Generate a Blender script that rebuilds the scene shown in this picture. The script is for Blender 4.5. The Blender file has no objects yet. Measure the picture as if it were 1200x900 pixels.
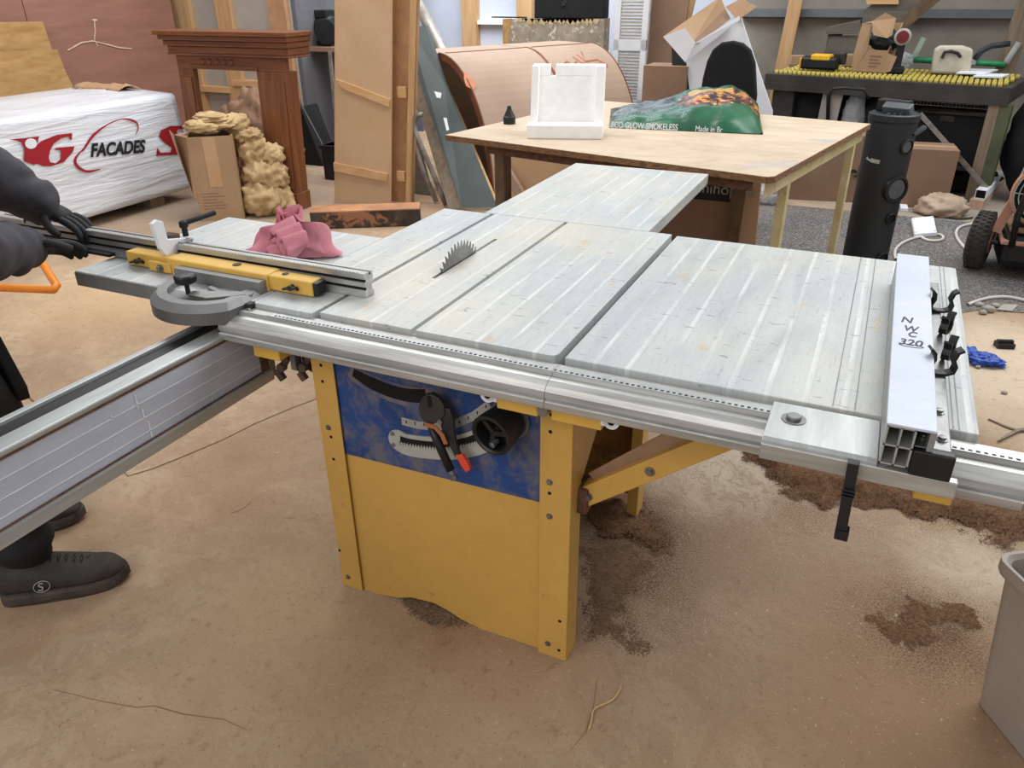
import bpy, bmesh, math, random
from math import sin, cos, pi, radians as rad, sqrt, atan2, floor
from mathutils import Vector, Matrix, noise
random.seed(4)
COL = bpy.context.scene.collection
# ------------------------------------------------------------------ camera
F, PITCH, ROLL, YAW, H = 901.0, 0.4815, -0.0112, 0.4388, 1.55
CAM = Vector((0, 0, H))
fw = Vector((-sin(YAW)*cos(PITCH), cos(YAW)*cos(PITCH), -sin(PITCH)))
r0 = Vector((cos(YAW), sin(YAW), 0)); u0 = r0.cross(fw)
rt = cos(ROLL)*r0 + sin(ROLL)*u0; up = -sin(ROLL)*r0 + cos(ROLL)*u0
cd = bpy.data.cameras.new('camera'); cam = bpy.data.objects.new('camera', cd); COL.objects.link(cam)
cam.matrix_world = Matrix(((rt.x, up.x, -fw.x, 0), (rt.y, up.y, -fw.y, 0), (rt.z, up.z, -fw.z, H), (0, 0, 0, 1)))
cd.sensor_width = 36; cd.lens = F/1200*36; cd.clip_start = .02
bpy.context.scene.camera = cam
# measuring helpers: where a sight line of the photo meets a known plane of the workshop
def ray(u, v): return fw*F + rt*(u-600) + up*(450-v)
def az(u, v, z): d = ray(u, v); return CAM + d*((z-H)/d.z)
def ay(u, v, y): d = ray(u, v); return CAM + d*(y/d.y)
def ax(u, v, x): d = ray(u, v); return CAM + d*(x/d.x)
def avp(u, v, A, B):
    d = ray(u, v); n = Vector((B[1]-A[1], -(B[0]-A[0]), 0)); return CAM + d*((n.x*A[0]+n.y*A[1])/n.dot(d))
# ------------------------------------------------------------------ materials
def lin(c):
    return tuple(((x/255)/12.92 if x/255 <= .04045 else ((x/255+.055)/1.055)**2.4) for x in c) + (1,)
class NT:
    def __init__(s, name):
        s.m = bpy.data.materials.new(name); s.m.use_nodes = True; s.t = s.m.node_tree; s.n = s.t.nodes; s.l = s.t.links
        s.b = s.n['Principled BSDF']; s.tc = s.n.new('ShaderNodeTexCoord')
    def link(s, a, b): s.l.new(a, b)
    def mapping(s, scale=(1, 1, 1), loc=(0, 0, 0), rot=(0, 0, 0), src='Object'):
        mp = s.n.new('ShaderNodeMapping'); mp.inputs['Scale'].default_value = scale; mp.inputs['Location'].default_value = loc
        mp.inputs['Rotation'].default_value = rot
        s.link(s.tc.outputs[src], mp.inputs['Vector']); return mp.outputs['Vector']
    def noise(s, vec, scale, detail=4, rough=.55, dist=0):
        t = s.n.new('ShaderNodeTexNoise'); t.inputs['Scale'].default_value = scale; t.inputs['Detail'].default_value = detail
        t.inputs['Roughness'].default_value = rough; t.inputs['Distortion'].default_value = dist
        s.link(vec, t.inputs['Vector']); return t.outputs['Fac']
    def ramp(s, fac, stops):
        r = s.n.new('ShaderNodeValToRGB'); e = r.color_ramp.elements
        while len(e) < len(stops): e.new(.5)
        for el, (p, c) in zip(e, stops): el.position = p; el.color = c if len(c) == 4 else lin(c)
        s.link(fac, r.inputs['Fac']); return r.outputs['Color']
    def gray(s, fac, a, b):
        return s.ramp(fac, [(a, (0, 0, 0, 1)), (b, (1, 1, 1, 1))])
    def mix(s, fac, a, b, mode='MIX'):
        x = s.n.new('ShaderNodeMix'); x.data_type = 'RGBA'; x.blend_type = mode
        for val, i in ((fac, 0), (a, 6), (b, 7)):
            if isinstance(val, (int, float)): x.inputs[i].default_value = val
            elif isinstance(val, tuple): x.inputs[i].default_value = val if len(val) == 4 else lin(val)
            else: s.link(val, x.inputs[i])
        return x.outputs[2]
    def math(s, op, a, b=0.):
        x = s.n.new('ShaderNodeMath'); x.operation = op
        for val, i in ((a, 0), (b, 1)):
            if isinstance(val, (int, float)): x.inputs[i].default_value = val
            else: s.link(val, x.inputs[i])
        return x.outputs[0]
    def bump(s, fac, strength, dist=.01):
        b = s.n.new('ShaderNodeBump'); b.inputs['Strength'].default_value = strength; b.inputs['Distance'].default_value = dist
        s.link(fac, b.inputs['Height']); s.link(b.outputs['Normal'], s.b.inputs['Normal'])
    def fin(s, color=None, rough=.6, metal=0., spec=.5):
        if color is not None:
            if isinstance(color, tuple): s.b.inputs['Base Color'].default_value = lin(color)
            else: s.link(color, s.b.inputs['Base Color'])
        s.b.inputs['Roughness'].default_value = rough; s.b.inputs['Metallic'].default_value = metal
        s.b.inputs['Specular IOR Level'].default_value = spec
        return s.m
def pm(name, c1, c2=None, scale=6, rough=.6, metal=0, bump=.15, stretch=(1, 1, 1), fine=60, spec=.4, lo=.35, hi=.65, dirt=None, dlo=.58, dhi=.7, dscale=9, g=.22):
    k = NT(name); c2 = c2 or tuple(x*.86 for x in c1)
    v = k.mapping(stretch)
    c = k.ramp(k.noise(v, scale, 6, .6, .4), [(lo, c2), (hi, c1)])
    fn = k.noise(v, fine, 3, .6)
    c = k.mix(k.math('MULTIPLY', fn, g), c, tuple(x*.6 for x in c2))
    if dirt: c = k.mix(k.gray(k.noise(k.mapping(), dscale, 7, .7, .3), dlo, dhi), c, dirt)
    if bump: k.bump(fn, bump, .004)
    return k.fin(c, rough, metal, spec)
def wood(name, c1, c2, scale=5, axis=2, rough=.6, k_=9, spec=.3):
    st = [k_, k_, k_]; st[axis] = .7
    return pm(name, c1, c2, scale, rough, 0, .12, tuple(st), 14, spec, .3, .7)
M = {}
M['alu'] = pm('aluminium', (190, 192, 190), (168, 170, 168), 3, .42, .55, .05, (12, 1, 12), 30)
M['alu_x'] = pm('aluminium_long', (200, 199, 195), (165, 163, 158), 4, .36, .6, .05, (1, 12, 12), 30)
M['alu_dark'] = pm('dull_aluminium', (146, 146, 145), (122, 121, 120), 4, .5, .3, .05)
M['alu_beam'] = pm('beam_aluminium', (188, 191, 200), (174, 177, 186), 2.5, .5, .08, .04, (6, 1, 6), 30, dirt=(140, 112, 88), dlo=.62, dhi=.8, dscale=4)
M['steel'] = pm('steel', (150, 150, 148), (115, 114, 112), 12, .38, .75, .05)
M['dark_steel'] = pm('dark_steel', (70, 68, 66), (48, 46, 44), 14, .5, .5, .1)
M['white_paint'] = pm('white_line', (226, 226, 224), (205, 205, 204), 20, .6)
M['rust'] = pm('rust', (112, 78, 60), (80, 54, 42), 40, .9, 0, .3)
M['yellow'] = pm('yellow_enamel', (206, 162, 84), (196, 152, 76), 2, .42, 0, .03, fine=25, spec=.4, dirt=(158, 118, 62), dlo=.63, dhi=.72, dscale=22)
M['yellow_clean'] = pm('yellow_paint', (226, 182, 86), (212, 166, 72), 3, .45, 0, .03, fine=25, dirt=(150, 110, 60), dlo=.66, dhi=.82, dscale=30)
M['yellow_inside'] = pm('dark_yellow', (176, 128, 52), (120, 84, 40), 5, .7, 0, .1, dirt=(86, 62, 42), dlo=.5, dhi=.7)  # darker yellow for the cabinet's inner parts
M['blue'] = pm('scuffed_blue', (34, 70, 132), (26, 54, 104), 5, .5, 0, .06, dirt=(96, 94, 104), dlo=.46, dhi=.62, dscale=11)
M['black'] = pm('black_plastic', (30, 30, 31), (20, 20, 21), 10, .45, 0, .05)
M['black_matt'] = pm('black_matt', (24, 24, 25), (16, 16, 17), 10, .85, 0, .1)
M['void'] = pm('dark_hollow', (16, 14, 13), (10, 9, 9), 10, .9, 0, 0)
M['grey_plate'] = pm('teal_grey_plate', (104, 122, 122), (84, 98, 98), 8, .45, .2, .05)
M['brownknob'] = pm('dusty_brown_plastic', (98, 80, 68), (70, 56, 48), 20, .8)
M['mdf'] = pm('mdf', (208, 174, 138), (198, 163, 126), 2, .7, 0, .05, fine=50)
M['mdf_edge'] = pm('mdf_edge', (190, 146, 106), (170, 128, 92), 8, .8)
M['mdf_pink'] = pm('pinkish_mdf', (178, 152, 132), (166, 140, 120), 1.6, .7, 0, .05)
M['brown_edge'] = pm('brown_edge', (132, 80, 50), (104, 60, 38), 8, .7)
M['pine'] = wood('pine', (208, 172, 128), (184, 142, 96), 3)
M['pine_x'] = wood('pine_long', (220, 180, 132), (196, 152, 104), 3, 0)
M['greywood'] = wood('weathered_timber', (150, 132, 110), (112, 98, 82), 3)
M['mahog'] = wood('mahogany', (138, 84, 48), (96, 56, 32), 3, 2, .38, 8, .5)
M['mahog_x'] = wood('mahogany_long', (134, 80, 46), (94, 54, 32), 3, 0, .38, 8, .5)
M['ply_pink'] = wood('pink_plywood', (158, 114, 98), (138, 98, 84), 2.2, 1, .6, 5)
M['osb'] = wood('yellow_ply', (196, 158, 104), (160, 120, 70), 5, 1, .7, 3)
def mk_ply():
    k = NT('worn_plywood_top'); v = k.mapping((1, 2.5, 1))
    c = k.ramp(k.noise(v, 4, 6, .65, .5), [(.3, (186, 165, 140)), (.7, (204, 186, 163))])
    c = k.mix(k.math('MULTIPLY', k.gray(k.noise(k.mapping(), 6, 7, .7, .3), .5, .75), .5), c, (158, 134, 108))
    c = k.mix(k.math('MULTIPLY', k.gray(k.noise(k.mapping(), 60, 3, .7), .66, .74), .5), c, (120, 96, 74))
    for u, vv, r in ((912, 192, .10), (975, 165, .10), (880, 196, .06)):
        p = az(u, vv, .885); mp = k.n.new('ShaderNodeMapping'); mp.vector_type = 'TEXTURE'; mp.inputs['Location'].default_value = (p.x, p.y, .885); mp.inputs['Scale'].default_value = (r*1.4, r, 1)
        k.link(k.tc.outputs['Object'], mp.inputs['Vector']); ln = k.n.new('ShaderNodeVectorMath'); ln.operation = 'LENGTH'; k.link(mp.outputs[0], ln.inputs[0])
        f = k.math('MULTIPLY', k.ramp(ln.outputs['Value'], [(.2, (1, 1, 1, 1)), (1, (0, 0, 0, 1))]), k.gray(k.noise(k.mapping(), 14, 5, .7), .42, .58))
        c = k.mix(k.math('MULTIPLY', f, .75), c, (150, 158, 172))
    k.bump(k.noise(v, 40, 4), .08, .004); return k.fin(c, .65, 0, .35)
M['ply_top'] = mk_ply()
M['ply_edge'] = pm('plywood_edge', (150, 112, 78), (100, 72, 50), 40, .9, 0, .4, (1, 1, 4))
M['card'] = pm('cardboard', (176, 144, 112), (162, 130, 98), 2, .8, 0, .05)
M['card_dark'] = pm('brown_cardboard', (146, 116, 94), (130, 102, 82), 2, .8, 0, .05)
M['tape'] = pm('parcel_tape', (196, 160, 122), (188, 150, 112), 4, .35)
M['white'] = pm('white_board', (232, 234, 238), (222, 224, 230), 3, .6, 0, .03, g=.06)
M['poly'] = pm('polystyrene', (253, 252, 250), (246, 244, 241), 30, .8, 0, .12, fine=130, g=.05)
M['wool'] = pm('insulation_wool', (214, 186, 140), (158, 128, 88), 9, .95, 0, .8, fine=60, lo=.3, hi=.7)
M['paper'] = pm('brown_paper', (150, 116, 90), (118, 88, 66), 6, .85, 0, .3)
M['rag'] = pm('pink_cloth', (216, 146, 156), (196, 116, 130), 6, .9, 0, .3, fine=120, dirt=(176, 120, 112), dlo=.55, dhi=.75)
M['jacket'] = pm('charcoal_jacket', (78, 75, 79), (58, 56, 60), 5, .8, 0, .25, fine=90)
M['trouser'] = pm('black_trousers', (28, 27, 28), (18, 17, 18), 5, .85, 0, .25, fine=60)
M['shoe'] = pm('dusty_black_leather', (64, 57, 51), (40, 36, 33), 14, .75, 0, .3, fine=50)
M['sole'] = pm('dusty_rubber', (84, 73, 64), (56, 50, 45), 16, .8, 0, .4, fine=50)
M['glove'] = pm('dark_glove', (44, 43, 45), (30, 29, 31), 12, .7, 0, .3, fine=60)
M['skin'] = pm('skin', (206, 156, 128), (196, 144, 116), 8, .55, 0, .05)
M['hair'] = pm('brown_hair', (62, 44, 32), (44, 30, 22), 20, .7, 0, .3, (4, 4, 1))
M['orange'] = pm('orange_paint', (236, 140, 34), (222, 124, 28), 6, .4)
M['red'] = pm('dark_red_print', (166, 30, 44), (150, 26, 38), 5, .5)
M['ink'] = pm('black_print', (26, 28, 34), (20, 22, 28), 5, .6)
M['penink'] = pm('marker_ink', (56, 62, 92), (40, 46, 76), 5, .6)
M['greenboard'] = pm('dark_green_grey_laminate', (74, 84, 82), (64, 73, 71), 3, .45)
M['foil'] = pm('silver_foil', (186, 178, 166), (150, 142, 132), 10, .35, .5, .1)
M['chrome'] = pm('dull_chrome_tube', (164, 156, 148), (112, 104, 98), 10, .35, .3, .05)
M['slab'] = pm('spattered_grey_board', (168, 156, 138), (140, 128, 112), 9, .9, 0, .3, dirt=(206, 196, 178), dlo=.55, dhi=.62, dscale=14)
M['greenbag'] = pm('green_plastic', (20, 96, 58), (12, 70, 42), 4, .25, 0, .1, spec=.6)
M['cream'] = pm('cream_angle_iron', (216, 204, 162), (192, 176, 128), 8, .55, 0, .1, dirt=(120, 90, 56), dlo=.58, dhi=.75, dscale=14)
M['grey_edge'] = pm('stained_post', (118, 96, 72), (86, 68, 52), 10, .8)
M['pipe'] = pm('dark_grey_plastic', (38, 42, 45), (30, 33, 36), 5, .5, 0, .05, spec=.4)
M['glassgrey'] = pm('grey_panel', (92, 96, 100), (72, 76, 80), 8, .3)
M['bench'] = pm('dusty_dark_steel_frame', (66, 60, 55), (46, 42, 39), 4, .7, 0, .1)
M['wheel_y'] = pm('yellow_roller', (206, 186, 84), (150, 132, 60), 20, .5)
M['olive'] = pm('olive_steel', (86, 92, 66), (66, 72, 50), 6, .6)
M['green'] = pm('bright_green_tube', (50, 150, 96), (36, 124, 78), 6, .4)
M['palegrey'] = pm('pale_grey', (176, 176, 168), (150, 150, 142), 8, .6)
M['tool_yellow'] = pm('tool_yellow', (238, 184, 40), (224, 168, 32), 8, .45)
M['gauge'] = pm('gauge_red', (120, 32, 30), (96, 24, 24), 8, .4)
M['salmon'] = pm('salmon_heater_paint', (204, 156, 134), (186, 136, 114), 5, .6, 0, .1, dirt=(150, 100, 76), dlo=.6, dhi=.75)
M['sandy'] = pm('dust_covered_metal', (168, 134, 104), (130, 100, 78), 6, .9)
M['rubber'] = pm('dusty_rubber_tyre', (72, 64, 58), (48, 43, 40), 12, .85, 0, .3)
M['bin'] = pm('grey_white_bin', (172, 160, 150), (162, 149, 139), 3, .5, 0, .03)
M['cable'] = pm('white_cable', (214, 210, 204), (196, 190, 184), 8, .5)
M['blue_nitrile'] = pm('blue_nitrile', (52, 92, 190), (36, 70, 160), 10, .45)
def mk_dust(name, c1, c2, c3):
    k = NT(name); v = k.mapping(); n1 = k.noise(v, 95, 6, .85, .4); n2 = k.noise(v, 18, 5, .65)
    c = k.mix(.3, k.ramp(n1, [(.40, c3), (.49, c2), (.60, c1)]), k.ramp(n2, [(.3, c2), (.7, c1)]))
    k.bump(n1, 1., .008)
    at = k.n.new('ShaderNodeAttribute'); at.attribute_name = 'edge'
    g = k.noise(v, 170, 3, .7); g2 = k.noise(v, 28, 4, .7)
    f = k.math('ADD', k.math('MULTIPLY', k.math('POWER', at.outputs['Fac'], .45), 1.3), k.math('ADD', k.math('MULTIPLY', k.math('SUBTRACT', g, .5), 2.2), k.math('MULTIPLY', k.math('SUBTRACT', g2, .5), 1.2)))
    k.link(k.gray(f, .44, .52), k.b.inputs['Alpha'])
    return k.fin(c, 1., 0, .1)
M['sawdust'] = mk_dust('brown_sawdust', (150, 116, 88), (114, 84, 62), (66, 46, 33))
M['sawdust_fine'] = mk_dust('fine_grey_brown_dust', (150, 122, 98), (124, 98, 76), (90, 69, 52))
M['whitewash'] = pm('whitewashed_wall', (206, 212, 226), (192, 199, 215), 1.5, .85, 0, .05)
M['wallgrey'] = pm('raw_concrete', (156, 150, 138), (130, 124, 114), 1.6, .9, 0, .2, dirt=(112, 104, 94), dlo=.55, dhi=.75, dscale=2)
M['slatewood'] = wood('grey_planks', (116, 108, 98), (88, 82, 74), 3, 0)
M['rail'] = pm('grey_blue_rail', (112, 118, 120), (96, 101, 103), 3, .6)
M['boardgrey'] = pm('grey_plasterboard', (176, 168, 158), (160, 152, 142), 1.2, .9, 0, .05)
M['ember'] = pm('printed_embers', (244, 190, 84), (190, 84, 84), 22, .3, lo=.42, hi=.58, fine=40, dirt=(38, 26, 24), dlo=.44, dhi=.50, dscale=16)
M['gold'] = pm('printed_gold', (206, 170, 96), (180, 140, 70), 20, .3)
def mk_plastic(name, c, alpha, rough=.15):
    k = NT(name); k.bump(k.noise(k.mapping(), 25, 4, .6, 1.), .9, .02); k.fin(c, rough, 0, .8); k.b.inputs['Alpha'].default_value = alpha; return k.m
M['clear'] = mk_plastic('clear_plastic', (206, 210, 214), .42)
M['shrink'] = mk_plastic('shrink_wrap', (222, 220, 214), .22)
def mk_table():
    k = NT('planed_aluminium_table'); v = k.mapping()
    sx = k.n.new('ShaderNodeSeparateXYZ'); k.link(v, sx.inputs[0])
    wob = k.math('MULTIPLY', k.noise(k.mapping((4, .5, 1)), 3, 2), .010)
    x = k.math('ADD', sx.outputs[0], wob)
    t = k.math('FRACT', k.math('MULTIPLY', x, 15.))
    line = k.ramp(t, [(0, (0, 0, 0, 1)), (.42, (0, 0, 0, 1)), (.45, (1, 1, 1, 1)), (.56, (.55, .55, .55, 1)), (.60, (0, 0, 0, 1))])
    dline = k.ramp(t, [(0, (0, 0, 0, 1)), (.605, (0, 0, 0, 1)), (.615, (1, 1, 1, 1)), (.625, (1, 1, 1, 1)), (.64, (0, 0, 0, 1))])
    patch = k.gray(k.noise(k.mapping((5, 1.2, 1)), 3, 5, .65), .40, .60)
    base = k.ramp(k.noise(k.mapping((4, .8, 1)), 3, 6, .65, .6), [(.3, (168, 172, 171)), (.5, (184, 187, 185)), (.7, (196, 198, 194))])
    c = k.mix(k.math('MULTIPLY', k.math('MULTIPLY', line, patch), .8), base, (226, 227, 224))
    c = k.mix(k.math('MULTIPLY', dline, .22), c, (136, 136, 134))
    warm = k.gray(k.noise(k.mapping((1, 1, 1), (3.3, 1.2, 0)), 2.0, 5, .6), .46, .66)
    c = k.mix(k.math('MULTIPLY', warm, .6), c, (206, 199, 178))
    cool = k.gray(k.noise(k.mapping((1, 1, 1), (7.3, 4.2, 0)), 2.4, 4, .6), .5, .66)
    c = k.mix(k.math('MULTIPLY', cool, .45), c, (178, 184, 190))
    sc = k.gray(k.noise(k.mapping((70, 5, 1)), 5, 3, .5, .8), .635, .67)
    c = k.mix(k.math('MULTIPLY', sc, .3), c, (110, 110, 108))
    spots = k.gray(k.noise(k.mapping((1.2, 3.5, 1), (1, 7, 0)), 20, 4, .7, .4), .635, .665)
    c = k.mix(k.math('MULTIPLY', spots, .65), c, (112, 114, 120))
    ru = k.gray(k.noise(k.mapping((3, 1, 1), (9, 3, 0)), 7, 5, .75, .4), .62, .70)
    c = k.mix(k.math('MULTIPLY', ru, .6), c, (204, 164, 108))
    k.bump(line, .05, .002)
    return k.fin(c, .5, .12, .4)
M['table'] = mk_table()
def mk_floor():
    k = NT('dusty_concrete'); v = k.mapping()
    c = k.ramp(k.noise(v, 1.1, 9, .68, .6), [(.30, (138, 114, 90)), (.45, (160, 135, 109)), (.56, (173, 149, 122)), (.70, (191, 169, 143))])
    m2 = k.noise(k.mapping((1, 1, 1), (2, 5, 0)), 7, 9, .75, .8)
    c = k.mix(k.math('MULTIPLY', k.gray(m2, .48, .68), .26), c, (198, 174, 146)); c = k.mix(k.math('MULTIPLY', k.gray(m2, .50, .32), .30), c, (136, 108, 82))
    wv = k.n.new('ShaderNodeVectorMath'); wv.operation = 'ADD'
    nn = k.n.new('ShaderNodeTexNoise'); nn.inputs['Scale'].default_value = 3.5; nn.inputs['Detail'].default_value = 8; nn.inputs['Roughness'].default_value = .62
    k.link(v, nn.inputs['Vector'])
    ml = k.n.new('ShaderNodeVectorMath'); ml.operation = 'MULTIPLY_ADD'
    k.link(nn.outputs['Color'], ml.inputs[0]); ml.inputs[1].default_value = (.42, .42, 0); ml.inputs[2].default_value = (-.21, -.21, 0)
    k.link(v, wv.inputs[0]); k.link(ml.outputs[0], wv.inputs[1])
    def mask(u, vv, ru, soft=.5, sy=1., rot=0.):
        p = az(u, vv, 0)
        mp = k.n.new('ShaderNodeMapping'); mp.vector_type = 'TEXTURE'
        mp.inputs['Location'].default_value = (p.x, p.y, 0); mp.inputs['Scale'].default_value = (ru, ru*sy, 1); mp.inputs['Rotation'].default_value = (0, 0, rot)
        k.link(wv.outputs[0], mp.inputs['Vector'])
        ln = k.n.new('ShaderNodeVectorMath'); ln.operation = 'LENGTH'; k.link(mp.outputs[0], ln.inputs[0])
        return k.ramp(ln.outputs['Value'], [(max(0, 1-soft), (1, 1, 1, 1)), (1, (0, 0, 0, 1))])
    def blob(u, vv, ru, col, s, soft=.5, sy=1., rot=0.):
        nonlocal c
        c = k.mix(k.math('MULTIPLY', mask(u, vv, ru, soft, sy, rot), s), c, col)
    grain = k.noise(v, 190, 3, .7)
    def speck(u, vv, ru, col, s, soft=.9, sy=1., rot=0., lo=.48):
        nonlocal c
        f = mask(u, vv, ru, soft, sy, rot); g = k.gray(k.math('ADD', grain, k.math('MULTIPLY', f, .16)), lo+.10, lo+.20)
        c = k.mix(k.math('MULTIPLY', k.math('MULTIPLY', f, g), s), c, col)
    blob(860, 640, .78, (158, 136, 114), .85, .45, 1.)          # broom-swept patch right of the cabinet
    blob(850, 535, .30, (196, 182, 162), .85, .8, 1.5)
    blob(960, 560, .22, (192, 174, 150), .7, .8)
    blob(800, 660, .34, (138, 117, 97), .6, .7)
    blob(940, 690, .36, (142, 116, 94), .6, .8)
    blob(1140, 665, .26, (186, 172, 150), .75, .7)
    blob(860, 720, .30, (170, 147, 122), .5, .9, .5, .4)
    blob(1090, 790, .45, (138, 110, 84), .7, .8)
    blob(1000, 870, .5, (146, 114, 86), .65, .8)
    blob(620, 720, .4, (160, 124, 96), .6, .8, 1.6)
    blob(560, 860, .35, (182, 154, 128), .6, .9)
    blob(280, 800, .5, (190, 158, 128), .6, .9)
    blob(330, 700, .4, (190, 166, 130), .5, .9)
    blob(40, 730, .35, (140, 108, 82), .5, .9)
    blob(230, 580, .5, (166, 134, 104), .5, .9)
    blob(1170, 430, .8, (208, 190, 166), .8, .6)
    blob(260, 230, 1.6, (150, 130, 112), .95, .6)
    blob(1150, 240, 1.6, (150, 140, 128), .95, .6)
    blob(150, 340, .9, (202, 170, 132), .7, .8)
    # arcs left by the broom
    pc = az(1080, 560, 0); sb = k.n.new('ShaderNodeVectorMath'); sb.operation = 'SUBTRACT'; k.link(wv.outputs[0], sb.inputs[0]); sb.inputs[1].default_value = (pc.x, pc.y, 0)
    sp = k.n.new('ShaderNodeSeparateXYZ'); k.link(sb.outputs[0], sp.inputs[0])
    ln = k.n.new('ShaderNodeVectorMath'); ln.operation = 'LENGTH'; k.link(sb.outputs[0], ln.inputs[0])
    an = k.math('ARCTAN2', sp.outputs[1], sp.outputs[0])
    cb_ = k.n.new('ShaderNodeCombineXYZ'); k.link(k.math('MULTIPLY', ln.outputs['Value'], 34), cb_.inputs[0]); k.link(k.math('MULTIPLY', an, 2.2), cb_.inputs[1])
    st = k.noise(cb_.outputs[0], 2.2, 5, .7, .5)
    area_ = mask(850, 640, .85, .5)
    c = k.mix(k.math('MULTIPLY', k.math('MULTIPLY', k.gray(st, .50, .68), area_), .42), c, (200, 182, 158))
    c = k.mix(k.math('MULTIPLY', k.math('MULTIPLY', k.gray(st, .52, .36), area_), .40), c, (116, 90, 68))
    # loose dust
    speck(1085, 730, .30, (92, 66, 46), .95, .9, 1., 0, .44); speck(1060, 760, .42, (100, 72, 52), .8, .9, 1., 0, .54)
    speck(960, 600, .45, (104, 78, 56), .8, .9, .7, 0, .52); speck(745, 690, .32, (88, 66, 48), .85, .9, 1.2, 0, .48)
    speck(740, 620, .30, (80, 58, 42), .9, .9, 1.2, 0, .42); speck(850, 640, .6, (110, 84, 62), .7, .9, 1., 0, .58)
    speck(520, 720, .22, (120, 86, 62), .6, .9, .6, 0, .50); speck(1130, 600, .5, (92, 66, 46), .8, .9, .6, 0, .50)
    dk = k.gray(k.noise(k.mapping((1, 1, 1), (5, 2, 0)), 24, 6, .78, .3), .56, .66)
    c = k.mix(k.math('MULTIPLY', dk, .45), c, (122, 92, 66))
    fl = k.gray(k.noise(k.mapping((1, 1, 1), (1, 9, 0)), 110, 3, .6), .63, .70)
    c = k.mix(k.math('MULTIPLY', fl, .55), c, (92, 70, 52))
    li = k.gray(k.noise(k.mapping((1, 1, 1), (8, 4, 0)), 80, 4, .65), .62, .70)
    c = k.mix(k.math('MULTIPLY', li, .5), c, (214, 192, 162))
    k.bump(k.noise(v, 60, 7, .7), .35, .008)
    return k.fin(c, .85, 0, .25)
M['floor'] = mk_floor()
def mk_gravel():
    k = NT('speckled_grey_matting'); v = k.mapping()
    n = k.noise(v, 75, 3, .7)
    c = k.ramp(n, [(.34, (54, 54, 57)), (.5, (100, 98, 98)), (.6, (124, 120, 116)), (.72, (190, 184, 176))])
    c = k.mix(k.math('MULTIPLY', k.gray(k.noise(v, 2, 4, .6), .4, .7), .5), c, (138, 122, 106))
    k.bump(n, .6, .01); return k.fin(c, .95, 0, .2)
M['gravel'] = mk_gravel()
M['crack'] = pm('dirt_filled_crack', (122, 90, 62), (98, 70, 48), 20, .95)
M['crack2'] = pm('hairline_crack', (156, 124, 96), (138, 106, 80), 20, .95)
def mk_wrap():
    k = NT('white_stretch_wrap'); v = k.mapping((1, .5, 5))
    n = k.noise(v, 3.2, 4, .55, 1.6)
    c = k.ramp(n, [(.3, (208, 212, 219)), (.7, (226, 229, 234))])
    k.bump(n, .5, .03); return k.fin(c, .3, 0, .5)
M['wrap'] = mk_wrap()
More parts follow.
